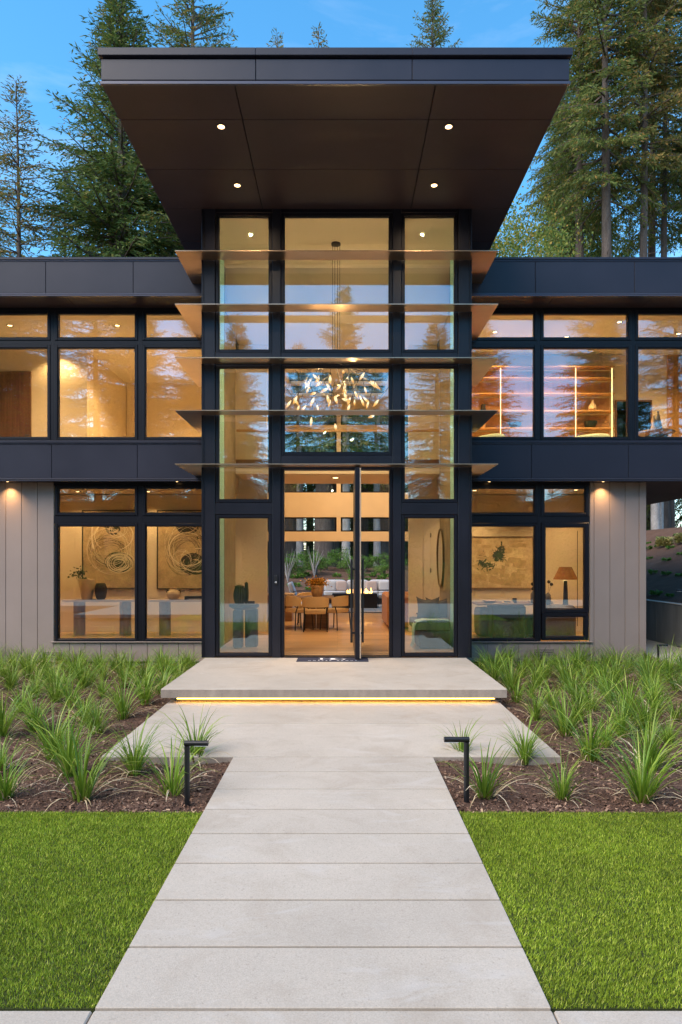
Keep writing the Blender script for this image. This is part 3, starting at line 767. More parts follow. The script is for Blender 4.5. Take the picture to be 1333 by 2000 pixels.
bx('foundation', XL, 5.80, YW + .03, YB + .3, -0.6, -0.312, 'found', house, 0)
bx('foundation', -2.15, 2.15, 0.0, YW + .02, -0.6, -0.03, 'found', house, 0)
# foundation vents
for (xa, xb, ya, yb) in ((85, 124, 1272, 1293), (1042, 1087, 1266, 1286.5)):
    x0, x1, z0, z1 = PX(xa, 12.87), PX(xb, 12.87), PZ(yb, 12.87), PZ(ya, 12.87)
    v_ = MB().box(x0, x0 + .03, YW - .02, YW - .0045, z0, z1, .002).box(x1 - .03, x1, YW - .02, YW - .0045, z0, z1, .002).box(x0 + .03, x1 - .03, YW - .02, YW - .0045, z0, z0 + .025, .002).box(x0 + .03, x1 - .03, YW - .02, YW - .0045, z1 - .025, z1, .002).build('foundation_vent', 'siding', house)
    bx('vent_void', x0 + .03, x1 - .03, YW - .006, YW - .0045, z0 + .025, z1 - .025, 'gap', v_, 0)
    for k in range(5):
        zz = z0 + .03 + k * (z1 - z0 - .06) / 4.6
        bx('slat', x0 + .03, x1 - .03, YW - .018, YW - .007, zz, zz + .016, 'siding', v_, .001)
# front windows
def window_band(cols, rows, fw, posts):
    for (x0, x1) in cols:
        for (z0, z1) in rows: frame_window(house, x0, x1, z0, z1, YW - .03, fw, .13)
UPR = [(3.945, 5.637), (5.827, 6.284)]
colsUL = [(-8.57, -7.11), (-6.92, -5.464), (-5.275, -3.813), (-3.625, -2.30)]
colsUR = [(2.30, 3.720), (3.890, 5.496), (5.675, 7.85)]
window_band(colsUL, UPR, .05, 0); window_band(colsUR, UPR, .05, 0)
for xs_ in [(-8.62 - .3, -8.62), (-7.06, -6.97), (-5.414, -5.325), (-3.763, -3.675)] + [(3.77, 3.84), (5.546, 5.625), (7.90, 8.2)]:
    bx('window_post', xs_[0] - .001, xs_[1] + .001, YW - .015, YW + .12, 3.86, 6.39, 'frame', house, .003)
for x0, x1 in ((XL, -2.27), (2.27, XR)):
    bx('window_transom', x0, x1, YW - .012, YW + .11, 5.687, 5.777, 'frame', house, .003)
    bx('window_head', x0, x1, YW - .02, YW + .14, 6.334, 6.392, 'frame', house, .003)
    bx('window_sill', x0, x1, YW - .035, YW + .14, 3.835, 3.895, 'frame', house, .003)
    bx('floor_edge', x0, x1, YW + .02, YW + .14, 3.50, 3.834, 'plaster', house, 0)
GR = [(0.142, 2.272), (2.519, 2.984)]
window_band([(-5.272, -3.812), (-3.618, -2.30)], GR, .05, 0)
window_band([(2.30, 3.728)], GR, .05, 0)
frame_window(house, 3.905, 4.692, 2.519, 2.984, YW - .03, .06, .13)
frame_window(house, 3.925, 4.675, 0.710, 2.255, YW - .03, .075, .13)
frame_window(house, 3.925, 4.675, 0.185, 0.565, YW - .03, .065, .13)
for a, b_ in ((-3.762, -3.668), (3.778, 3.845)):
    bx('window_post', a, b_, YW - .015, YW + .12, 0.09, 3.08, 'frame', house, .003)
for x0, x1 in ((-5.345, -2.27), (2.27, 4.765)):
    bx('window_transom', x0, x1, YW - .012, YW + .11, 2.323, 2.468, 'frame', house, .003)
    bx('window_head', x0, x1, YW - .02, YW + .14, 3.035, 3.103, 'frame', house, .003)
    bx('window_sill', x0 - .05, x1 + .05, YW - .05, YW + .01, 0.0765, 0.094, 'siding', house, .004)
# small wall-washing downlights in the belt soffit
for xx in (-6.17, -3.0, 2.85, 4.98):
    ring_downlight(house, xx, YW - .13, 3.105, 15 if abs(xx) > 3.5 else 2.5, r=.035, angle=110, blend=.9, col=(1.0, 0.58, 0.24))

# interior shell --------------------------------------------------------------------------
bx('wood_floor', -9.3, 5.64, YW + .19, YB, -0.29, 0.0, 'floor', house, 0)
bx('entry_floor', -2.15, 2.15, 0.17, YW + .189, -0.029, 0.0, 'floor', house, 0)
GX = 4.6                                            # half width of the great room
YI = 4.16                                           # wall behind the front rooms
for s in (-1, 1):
    bx('plaster_pier', s * 2.16, s * 2.40, YW + .19, 3.04, 0.0, 6.41 if True else 0, 'venetian', house, 0)
    x0, x1 = sorted((s * 1.62, s * 9.0)) if s < 0 else (1.62, 5.63)
    bx('inner_wall', x0, x1, YI, YI + .15, 0.0, 3.12, 'plaster', house, 0)
    bx('baseboard', x0, x1, YI - .015, YI - .001, 0.002, 0.13, 'ceiling', house, .002)
    bx('inner_wall', *sorted((s * 1.62, s * 2.42)), YI, YI + .15, 3.121, 6.54, 'plaster', house, 0)
    bx('great_room_wall', *sorted((s * GX, s * (GX + .15))), YI + .16, YB, 0.0, 3.13, 'plaster', house, 0)
    bx('great_room_wall', *sorted((s * 2.26, s * 2.40)), YI + .16, YB, 3.51, 6.54, 'plaster', house, 0)
# foyer bridge at the upper floor with its glass balustrade
br_ = bx('bridge', -2.15, 2.15, PY(14.45), PY(16.3), 3.46, 3.76, 'plaster', house, 0)
bx('fascia_band', -2.15, 2.15, PY(14.45) - .02, PY(14.45) - .001, 3.60, 3.76, 'tablewood', br_, .002)
bx('handrail', -2.15, 2.15, PY(14.5), PY(14.54), 4.36, 4.41, 'oakshelf', br_, .006)
bx('glass_guard', -2.15, 2.15, PY(14.515), PY(14.525), 3.77, 4.355, 'clear', br_, 0)
ring_downlight(br_, -0.05, PY(15.1), 3.459, 30, r=.07, angle=140)
# rear wall: wide slider opening below, ribbon windows above
def hband(z0, z1): bx('rear_wall_band', -9.3, 8.0, YB, YB + .25, z0, z1, 'plaster', house, 0)
hband(2.24, 2.54); hband(2.99, 3.757); hband(5.74, 5.87); hband(6.25, 6.545)
for x0, x1 in ((-9.3, -GX), (GX, 8.0)): bx('rear_wall_pier', x0, x1, YB + .001, YB + .249, 0.0 if x0 < 0 else -.3, 6.54, 'plaster', house, 0)
for z0, z1 in ((2.54, 2.99), (3.757, 5.74), (5.87, 6.25)):
    bx('rear_post', -0.065, 0.065, YB + .002, YB + .248, z0, z1, 'plaster', house, 0)
    for x0, x1 in ((-2.4, -0.065), (0.065, 2.4)):
        frame_window(house, x0 + .04, x1 - .04, z0 + .03, z1 - .03, YB + .08, .03, .08, glass='clear', name='rear_window')
    for s in (-1, 1): bx('rear_wall_pier', *sorted((s * 2.4, s * GX)), YB + .002, YB + .248, z0, z1, 'plaster', house, 0)
bx('slider_track', -GX, GX, YB + .05, YB + .2, -0.02, 0.014, 'frame', house, 0)
# upper rooms
bx('upper_wall', -9.0, -5.72, YI, YI + .15, 3.5, 6.42, 'plaster', house, 0)
bx('upper_return_wall', -5.87, -5.72, YI + .16, 7.0, 3.5, 6.42, 'plaster', house, 0)
bx('upper_wall', -5.71, -2.42, 7.0, 7.15, 3.5, 6.42, 'plaster', house, 0)
bx('stair_wall', -2.56, -2.42, YW + .3, 6.99, 3.5, 6.42, 'plaster', house, 0)
bx('upper_wall', 2.42, 8.0, YI + .35, YI + .5, 3.5, 6.42, 'plaster', house, 0)
bx('stair_wall', 2.42, 2.52, YW + .3, YI + .34, 3.5, 6.42, 'plaster', house, 0)
bx('ceiling_board', -9.3, -2.4, YW + .15, YB - .1, 6.415, 6.428, 'ceiling', house, 0)
bx('ceiling_board', 2.4, 8.0, YW + .15, YB - .1, 6.415, 6.428, 'ceiling', house, 0)
bx('partition', -9.3, -9.15, YW + .19, YI, 0, 3.1, 'plaster', house, 0)
# interior downlights
def dl(x, y, z, e, r=.05, angle=130): return ring_downlight(house, x, y, z, e, r, angle, col=(1.0, 0.61, 0.255))
for s in (-1, 1): dl(s * 0.55, 1.47, 7.368, 70, .05, 78)  # lamps added to brighten the foyer, hidden behind a louver
for x_, y_ in ((-1.6, 5.2), (1.6, 5.2), (0, 7.7), (-1.7, 7.7), (1.75, 7.7), (0, 8.85), (0, 4.9)): dl(x_, y_, 6.549, 62 if y_ < 8.8 else 30)
for x_, y_ in ((-7.2, 3.2), (-5.7, 3.55), (-4.15, 3.55), (-2.95, 2.6)): dl(x_, y_, 3.139, 34)
for x_, y_ in ((2.95, 3.3), (3.9, 2.6), (5.1, 3.2)): dl(x_, y_, 3.139, 36)
for x_, y_ in ((PX(230, 13.9), 2.5), (PX(20, 13.9), 2.5), (-6.35, 3.85), (-3.6, 5.2), (-4.6, 4.2)): dl(x_, y_, 6.414, 76 if y_ != 3.85 else 34)
for x_, y_ in ((PX(1215, 13.6), 2.3), (3.3, 2.9), (7.2, 3.0), (4.9, 3.2), (5.3, 3.75), (3.7, 3.75)): dl(x_, y_, 6.414, 85 if y_ != 3.75 else 40)  # the pair nearest the bookcase is added to brighten its shelves
# doors inside
dr = bx('interior_door', PX(-40, 15.55), PX(62, 15.55), YI - .045, YI - .002, 3.5, 5.93, 'walnut', house, .004)
MB().tube([(PX(51, 15.5), YI - .10, 4.47), (PX(60, 15.5), YI - .10, 4.47)], .012, 8).build('handle', 'trimline', dr)
dr = bx('interior_door', 1.96, 2.75, YI - .03, YI - .002, 0.0, 2.62, 'ceiling', house, .003)
for zz in (0.55, 1.35, 2.15): bx('hinge', 2.105, 2.125, YI - .045, YI - .031, zz, zz + .10, 'black', dr, .002)

# ------------------------------------------------------------------ trees
def norm(a): return a / np.maximum(np.linalg.norm(a, axis=-1, keepdims=True), 1e-9)

def sprays_to_mesh(name, C, Dv, L, W, m, R):
    """needle sprays: thin folded diamonds from base C along Dv"""
    n = len(C)
    up = R.normal(0, 1, (n, 3)); side = norm(np.cross(Dv, up)); nrm = np.cross(side, Dv)
    mid = C + Dv * (L * .45)[:, None]
    tip = C + Dv * L[:, None] - np.array([0, 0, 1.0]) * (L * .06)[:, None]
    v = np.stack([C, mid + side * W[:, None] - nrm * (W * .3)[:, None], tip, mid - side * W[:, None] - nrm * (W * .3)[:, None]], 1).reshape(-1, 3)
    return mesh_np(name, v, np.arange(4 * n).reshape(-1, 4), m)

def conifer(seed, H, base, R0, step=0.42, droop=0.25, twig=0.20, spr=0.30, rad=0.42, gap=0.0, prof=0.85, nper=(3, 6), bark='bark', needle='needle', wid=0.30, dens=.11):
    """tapered trunk with whorled limbs (trunk mesh) and needle sprays on side twigs (crown mesh)"""
    R = np.random.default_rng(seed); r2 = random.Random(seed)
    t = MB()
    pts, rads = [], []
    lx, ly = R.normal(0, .008), R.normal(0, .008)
    for k in range(13):
        f = k / 12; z = f * H
        pts.append((lx * z + .10 * sin(f * 5 + seed), ly * z + .10 * cos(f * 4 + seed), z)); rads.append(max(.02, rad * (1 - f) ** .8 * (1.25 if k == 0 else 1)))
    t.tube(pts, rads, 10)
    axis = lambda z: np.array([np.interp(z, [p[2] for p in pts], [p[0] for p in pts]), np.interp(z, [p[2] for p in pts], [p[1] for p in pts]), z])
    Cs, Ds = [], []
    z = base * H
    # dead stubs on the bare trunk
    zz = H * .12
    while zz < base * H:
        a = r2.uniform(0, 2 * pi); l_ = r2.uniform(.3, 1.3); c = axis(zz)
        t.tube([tuple(c), tuple(c + np.array([cos(a) * l_, sin(a) * l_, r2.uniform(-.3, .15)]))], [.03, .008], 4, cap=False); zz += r2.uniform(.5, 1.4)
    while z < H - .25:
        f = (z - base * H) / (H * (1 - base))
        if r2.random() > gap:
            for _ in range(r2.randint(*nper)):
                a = r2.uniform(0, 2 * pi)
                L = (R0 * (1 - f) ** prof * r2.uniform(.55, 1.12) + .18) * (0.55 + 0.45 * min(1, f * 5 + .3))
                el = radians(-14 + 62 * f ** 1.4 + r2.uniform(-9, 9))
                dirh = np.array([cos(a), sin(a), 0]); side = np.array([-sin(a), cos(a), 0])
                n = 6; P_ = []
                c = axis(z + r2.uniform(-.15, .15))
                bend = r2.uniform(-.12, .12)
                for k in range(n):
                    s = k / (n - 1)
                    P_.append(c + dirh * (L * s * cos(el)) + side * (bend * L * s * s) + np.array([0, 0, L * s * sin(el) - droop * L * s * s * (1 - f) + .10 * L * max(0, s - .6)]))
                P_ = np.array(P_)
                t.tube([tuple(p) for p in P_], [max(.008, (.012 + .016 * L) * (1 - .85 * k / (n - 1))) for k in range(n)], 4, cap=False)
                nt_ = max(3, int(L / twig))
                for q in range(nt_):
                    s = .12 + .88 * (q + r2.random()) / nt_
                    if s > 1: s = 1
                    i = min(n - 2, int(s * (n - 1))); u = s * (n - 1) - i
                    p = P_[i] * (1 - u) + P_[i + 1] * u
                    bd = norm(P_[i + 1] - P_[i])
                    tl = .22 + .36 * L * (1 - s) * r2.uniform(.5, 1.1) + .12 * r2.random()
                    sgn = 1 if q % 2 else -1
                    td = norm(bd * r2.uniform(.45, .9) + side * sgn * r2.uniform(.4, .9) + np.array([0, 0, r2.uniform(-.45, .12)]))
                    m_ = max(2, int(tl / dens))
                    ss = (np.arange(m_) + R.random(m_)) / m_
                    Cs.append(p + td * (ss * tl)[:, None] - np.array([0, 0, 1]) * (ss ** 2 * tl * .18)[:, None])
                    Ds.append(norm(td + R.normal(0, .38, (m_, 3)) + np.array([0, 0, -.06])))
        z += step * r2.uniform(.6, 1.4) * (1 - .45 * f)
    C, Dv = np.concatenate(Cs), np.concatenate(Ds)
    n = len(C)
    L = R.uniform(.6, 1.25, n) * spr; W = L * R.uniform(.6, 1.2, n) * wid * .5
    cm = sprays_to_mesh('crown', C, Dv, L, W, needle, R)
    return t.mesh('trunk', bark, True), cm

def broadleaf(seed, H, Rc, nleaf=9000, leaf='leaf', ls=.16, nlimb=9, bark='bark'):
    R = np.random.default_rng(seed); r2 = random.Random(seed)
    t = MB(); tips = []
    t.tube([(0, 0, 0), (.1, .05, H * .3), (.05, -.1, H * .6), (0, 0, H * .85)], [.16, .12, .08, .02], 8)
    for k in range(nlimb):
        a = k * 2.4 + r2.random(); z0 = H * r2.uniform(.15, .6); l_ = Rc * r2.uniform(.6, 1.05)
        p0 = np.array([.05, 0, z0]); p1 = p0 + np.array([cos(a) * l_ * .5, sin(a) * l_ * .5, H * .16]); p2 = p0 + np.array([cos(a) * l_, sin(a) * l_, H * r2.uniform(.2, .36)])
        t.tube([tuple(p0), tuple(p1), tuple(p2)], [.06, .035, .012], 5)
        for _ in range(5):
            tips.append(p1 + (p2 - p1) * r2.uniform(.1, 1.1) + R.normal(0, Rc * .16, 3))
    for _ in range(10): tips.append(np.array([R.normal(0, Rc * .25), R.normal(0, Rc * .25), H * r2.uniform(.6, .98)]))
    tips = np.array(tips)
    idx = R.integers(0, len(tips), nleaf)
    C = tips[idx] + R.normal(0, 1, (nleaf, 3)) * (Rc * .17 * (0.6 + 0.8 * ((idx * 37) % 11) / 11))[:, None] * np.array([1, 1, .7])
    Dv = norm(R.normal(0, 1, (nleaf, 3)) + np.array([0, 0, -.3]))
    L = R.uniform(.6, 1.2, nleaf) * ls
    return t.mesh('trunk', bark, True), sprays_to_mesh('crown', C, Dv, L, L * .38, leaf, R)

def place_tree(meshes, name, label, x, y, scale=1.0, rot=0.0, group=None, zs=None, z=None):
    gz = float(ground_z(x, y)) - .1 if z is None else z
    t = thing(name, label, 'tree', (x, y, gz), rot, group)
    t.scale = (scale, scale, zs or scale)
    link('trunk', meshes[0], t); link('crown', meshes[1], t)
    return t

TA = conifer(11, 30, .42, 3.2, step=.52, droop=.18, twig=.15, spr=.21, rad=.24, prof=.75, nper=(3, 5), needle='needle_warm', gap=.10, wid=.30, dens=.07)   # open, sparse spire
TB = conifer(23, 34, .22, 6.4, step=.42, droop=.34, twig=.14, spr=.25, rad=.50, prof=.70, nper=(4, 6), needle='needle_dark', wid=.28, dens=.07)       # dense fir
TC = conifer(37, 36, .40, 5.6, step=.46, droop=.28, twig=.14, spr=.24, rad=.44, prof=.62, nper=(3, 5), needle='needle', gap=.08, wid=.28, dens=.07)   # broad topped fir
TD = conifer(41, 40, .50, 4.8, step=.72, droop=.30, twig=.13, spr=.26, rad=.46, prof=.40, nper=(3, 5), needle='needle', gap=.12, wid=.28, dens=.06)   # tall, bare lower trunk
TE = conifer(59, 40, .53, 4.4, step=.76, droop=.26, twig=.13, spr=.26, rad=.36, prof=.40, nper=(2, 5), needle='needle_warm', gap=.12, wid=.28, dens=.06)
TF = conifer(67, 18, .06, 4.0, step=.36, droop=.30, twig=.19, spr=.26, rad=.30, prof=.85, nper=(3, 6), needle='needle_dark', wid=.32)       # understorey conifer
MP = broadleaf(5, 15, 3.6, 20000, ls=.13, nlimb=13)
SH = broadleaf(8, 3.2, 1.4, 2600, 'shrubleaf', .13, 7)

def at_px(x, d): return PX(x, d), PY(d)
def tree_px(meshes, name, label, x, d, ytop, Hm, rot=0, group=None, wscale=1.0):
    X, Y = at_px(x, d); gz = float(ground_z(X, Y)) - .1
    zs = (PZ(ytop, d) - gz) / Hm
    t = place_tree(meshes, name, label, X, Y, zs * wscale, rot, group, zs)
    return t
# behind the house, swirl-painting side
tree_px(TA, 'fir_tree', 'slender sparse young fir with warm tinted needles and thin straight trunk', 33, 36, 150, 30, .4, None, 1.3)
tree_px(TB, 'fir_tree', 'big dense dark green fir rising behind the canopy corner', 236, 40, -40, 34, 1.1, None, 1.25)
tree_px(TC, 'fir_tree', 'broad topped fir whose crown spreads over the canopy roof edge', 372, 42, -130, 36, 2.0)
tree_px(TA, 'fir_tree', 'brownish fir spire standing between the dense fir and the broad topped fir', 232, 48, -8, 30, 2.6, None, 1.2)
tree_px(TC, 'fir_tree', 'shaded fir at the outer edge beside the slender sparse young fir', -60, 40, 60, 36, 3.9)
tree_px(TF, 'fir_tree', 'short bushy conifer filling the gap between slender fir and dense fir', 128, 42, 330, 18, .7, None, .62)
tree_px(TF, 'fir_tree', 'low dark conifer just above the roof beside the canopy soffit', 330, 46, 350, 18, 4.1, None, .62)
tree_px(MP, 'maple_tree', 'yellowing maple glimpsed between the dense fir and the canopy', 300, 50, 350, 15, .3, None, .7)
for xx, yt, r_, ws in ((548, 63, 1.0, .55), (630, 58, 2.0, .55)):
    tree_px(TA, 'fir_tree', 'tiny fir tip peeking over the middle of the canopy roof', xx, 62, yt, 30, r_, 'fir tips over the canopy', ws * 1.5)
tree_px(TC, 'fir_tree', 'pointed fir top standing alone above the canopy with blue sky around', 838, 56, 0, 36, .9, None, .85)
# behind the house, library side: tall trunks with high crowns
for i, (xx, d, yt, ms, hm, r_, ws, lab) in enumerate((
        (1140, 40, -190, TD, 40, .3, .90, 'tall slim trunked fir nearest the canopy on the library side'),
        (1182, 37, -260, TD, 40, 1.9, .95, 'thickest trunked tall fir standing beside the slim one near the canopy'),
        (1248, 38, -240, TE, 40, 3.0, 1.0, 'tall straight fir with bare lower trunk and warm needles'),
        (1272, 46, -120, TD, 40, 4.4, .9, 'tall fir set back behind the straight warm needled fir'),
        (1300, 40, -230, TE, 40, 5.2, .8, 'narrow trunked fir with thin drooping limbs above the corner'),
        (1395, 39, -200, TD, 40, .9, 1.05, 'fir whose limbs reach in past the end of the roof'))):
    tree_px(ms, 'fir_tree', lab, xx, d, yt, hm, r_, None, ws)
tree_px(TB, 'fir_tree', 'dark full crowned fir behind the tall bare trunks', 1105, 52, 120, 34, 2.2, None, .66)
tree_px(TC, 'fir_tree', 'mid green fir crown behind the slim trunked fir near the canopy', 1128, 58, -20, 36, 1.6, None, .8)
tree_px(MP, 'maple_tree', 'yellow green maple leaning out from under the canopy soffit', 1022, 34, 395, 15, 0, None, .80)
tree_px(MP, 'maple_tree', 'autumn tinted maple at the foot of the thick trunked fir', 1100, 44, 400, 15, 2.1, None, .8)
tree_px(TF, 'fir_tree', 'small dark conifer low against the roof beside the bare trunks', 1230, 47, 425, 18, 2.0, None, .5)
tree_px(TF, 'fir_tree', 'bushy conifer low against the roof past the narrow trunked fir', 1345, 44, 400, 18, 5.0, None, .5)

# trunks and undergrowth up the rear slope, seen through the open door
pale = MB().tube([(0, 0, -.2), (.05, 0, 4), (.0, .05, 9), (.1, 0, 14), (.1, 0, 20)], [.26, .22, .18, .10, .015], 10).mesh('trunk', 'bark_pale', True)
thick = MB().tube([(0, 0, -.2), (.02, 0, .8), (.05, 0, 5), (.0, .05, 12), (0, 0, 20)], [.85, .66, .58, .36, .02], 14).mesh('trunk', 'bark', True)
topc = conifer(91, 26, .30, 3.4, step=.6, twig=.30, spr=.42, nper=(3, 5), needle='needle_dark')
def slope_tree(mesh, x, d, sc, lab, crown=True, grp=None):
    zk = .64 if x > 1200 else 1.0
    X, Y = at_px(x, d)
    t = thing('forest_tree', lab, 'tree', (X, Y, float(ground_z(X, Y))), rnd.uniform(0, 6), grp)
    o = link('trunk', mesh, t); o.scale = (sc, sc, zk)
    if crown:
        c = link('crown', topc[1], t, (0, 0, 0)); c.scale = (sc, sc, .8 * zk)
for (x, d, sc, ms, lab) in ((587, 44, 1.0, pale, 'pale slim trunk seen through the door left of the flowers'),
                           (633, 43, .95, thick, 'thick furrowed brown trunk seen through the open door'),
                           (647, 50, 1.0, thick, 'dark broad trunk half hidden behind the thick furrowed one'),
                           (676, 42, 1.05, pale, 'pale straight trunk framed by the open pivot door'),
                           (738, 44, 1.0, pale, 'pale trunk past the pivot door handle'),
                           (752, 49, .8, thick, 'brown trunk beside the door jamb past the handle'),
                           (566, 48, .8, thick, 'brown trunk beside the door jamb with the doorbell'),
                           (1281, 34, .85, pale, 'stout pale grey trunk on the bank past the house corner'),
                           (1291, 38, .62, pale, 'thinner pale trunk behind the stout grey one on the bank'),
                           (1312, 40, .32, thick, 'reddish slim trunk on the bank further from the corner'),
                           (1345, 42, .4, thick, 'dark trunk on the bank at the end of the retaining wall')):
    slope_tree(ms, x, d, sc, lab)
for k in range(16):
    d = rnd.uniform(50, 64); x = 500 + k * 21 + rnd.uniform(-8, 8)
    slope_tree(thick, x, d, rnd.uniform(.45, .8), 'dim forest trunk deep in the shade behind the rear slope', True, 'deep forest trees')
for k in range(14):
    X, Y = -9 + k * 2.4 + rnd.uniform(-.6, .6), rnd.uniform(40, 47)
    place_tree(TF, 'understorey_conifer', 'dark bushy conifer closing the forest behind the rear slope', X, Y, rnd.uniform(.5, .75), rnd.uniform(0, 6), 'bushy conifers behind the slope')
for k in range(5):
    X, Y = 12 + k * 3.6, rnd.uniform(30, 36)
    place_tree(TF, 'understorey_conifer', 'dark bushy conifer on the bank past the house corner', X, Y, rnd.uniform(.45, .6), rnd.uniform(0, 6), 'bushy conifers on the bank')
for k in range(13):
    x = 545 + k * 19 + rnd.uniform(-6, 6); X, Y = at_px(x, rnd.uniform(35, 40))
    t = thing('shrub', 'fresh green leafy shrub along the crest of the rear slope', 'shrub', (X, Y, float(ground_z(X, Y)) - .15), rnd.uniform(0, 6), 'shrubs on the crest')
    s = rnd.uniform(.24, .46); t.scale = (s * 1.3, s * 1.3, s)
    link('stem', SH[0], t); link('foliage', SH[1], t)
# bare-stemmed shrubs with twigs
tw = MB()
for k in range(14):
    a = k * .9; l_ = rnd.uniform(.9, 1.7)
    tw.tube([(0, 0, 0), (cos(a) * .15, sin(a) * .15, l_ * .5), (cos(a) * .42 + rnd.uniform(-.1, .1), sin(a) * .42, l_)], [.018, .012, .004], 5)
twm = tw.mesh('bare_shrub', 'bark_pale', True)
for x, d in ((563, 34), (615, 36), (690, 36)):
    X, Y = at_px(x, d)
    tag(link('bare_shrub', twm, None, (X, Y, float(ground_z(X, Y))), rnd.uniform(0, 6)), 'leafless shrub of thin pale stems on the rear mulch slope', 'shrub', 'bare stemmed shrubs')

# little groundcover plants on the mulch banks
def tuft(seed, leafm, n=60, r=.22, h=.22, ls=.11):
    R = np.random.default_rng(seed)
    a = R.uniform(0, 2 * pi, n); rr = r * np.sqrt(R.random(n)); C = np.stack([rr * np.cos(a) * .5, rr * np.sin(a) * .5, R.random(n) * h * .5], 1)
    Dv = norm(np.stack([np.cos(a), np.sin(a), R.uniform(.1, 1.3, n)], 1)); L = R.uniform(.6, 1.3, n) * ls * (1 + h)
    return sprays_to_mesh('leaves', C, Dv, L, L * .28, leafm, R)
T1, T2_, T3 = tuft(1, 'shrubleaf'), tuft(2, 'shrubleaf', 40, .2, .12, .13), tuft(3, 'paleleaf', 420, .55, .9, .10)
for k in range(22):
    d = rnd.uniform(29, 37); x = rnd.uniform(552, 765); X, Y = at_px(x, d)
    o = link('groundcover_plant', T1 if k % 2 else T2_, None, (X, Y, float(ground_z(X, Y))), rnd.uniform(0, 6)); s = rnd.uniform(.9, 1.7); o.scale = (s, s, s)
    tag(o, 'small green groundcover plant dotted on the rear mulch slope behind the patio', 'plant', 'groundcover on the rear slope')
for (x, t_) in ((1268, .92), (1284, .80), (1300, .93), (1310, .72), (1325, .80), (1269, .6), (1303, .52), (1330, .58), (1276, .36), (1303, .33), (1283, .12), (1309, .1), (1267, .78), (1290, .97), (1322, .95), (1328, .3)):
    d = 15.9 + (27.5 - 15.9) * t_ - (x - 1262) * .02; X, Y = at_px(x, d)
    o = link('groundcover_plant', T1 if rnd.random() > .5 else T2_, None, (X, Y, float(ground_z(X, Y))), rnd.uniform(0, 6)); s = rnd.uniform(.55, .9); o.scale = (s, s, s)
    tag(o, 'small green groundcover plant on the mulch bank past the house corner', 'plant', 'groundcover on the side bank')
for x, d in ((1298, 24.2), (1336, 23.4)):
    X, Y = at_px(x, d)
    o = link('pale_shrub', T3, None, (X, Y, float(ground_z(X, Y)))); o.scale = (.72, .72, .62)
    tag(o, 'straw coloured rounded shrub on the mulch bank past the house corner', 'shrub', 'straw shrubs on the bank')

# woods across the drive behind the viewer: what the panes mirror
for k, (X, Y, sc, zs, ms) in enumerate((
        (-34, -38, .9, .78, TB), (-28.5, -41, 1.0, .80, TC), (-24, -37, .9, .74, TB), (-20, -42, 1.0, .80, TC), (-16, -37, .85, .70, TB), (-12.2, -42, .9, .66, TC), (-7.9, -41, .72, .62, TB),
        (-3.2, -42, .62, .53, TC), (0.3, -41, .75, .69, TB), (2.9, -44, .60, .50, TC), (7.3, -41, .75, .62, TB), (11.6, -41, .95, .64, TB), (13.4, -47, .8, .50, TB), (21.0, -40, 1.05, .74, TB), (23.5, -46, 1.0, .70, TB),
        (26.5, -40, 1.0, .75, TC), (30, -36, .9, .72, TB), (36, -40, .9, .7, TC), (42, -38, .9, .7, TB),
        (-38, -47, 1.0, .8, TB), (-31, -48, 1.0, .82, TB), (-26, -47, 1.0, .8, TB), (-18, -48, 1.0, .76, TB), (-13, -48, .9, .68, TB), (-9.6, -47, .7, .6, TB))):
    t = place_tree(ms, 'fir_tree', 'conifer across the drive, mirrored in the front windows', X, Y, sc, k * 1.3, 'conifers mirrored in the windows', zs, float(ground_z(X, Y)) - .1)
for k in range(24):
    place_tree(TF, 'understorey_conifer', 'low bushy conifer across the drive, mirrored in the lower windows', -36 + k * 3.1 + rnd.uniform(-.7, .7), -34 + rnd.uniform(-3, 3), rnd.uniform(.42, .58), k * 2.1, 'bushy conifers mirrored in the windows', None, -.5)

for k in range(22):
    place_tree(TF, 'understorey_conifer', 'set back bushy conifer across the drive, mirrored in the lower windows', -38 + k * 3.6 + rnd.uniform(-.7, .7), -49 + rnd.uniform(-3, 3), rnd.uniform(.44, .56), k * 1.7, 'set back conifers mirrored in the windows', None, .6)
for k in range(26):
    t = thing('shrub', 'leafy shrub hedging the far side of the drive, mirrored in the lower windows', 'shrub', (-26 + k * 2.1 + rnd.uniform(-.4, .4), -25 + rnd.uniform(-1.5, 1.5), -.5), rnd.uniform(0, 6), 'shrubs mirrored in the windows')
    link('stem', SH[0], t); link('foliage', SH[1], t); t.scale = (.9, .9, rnd.uniform(.5, .9))

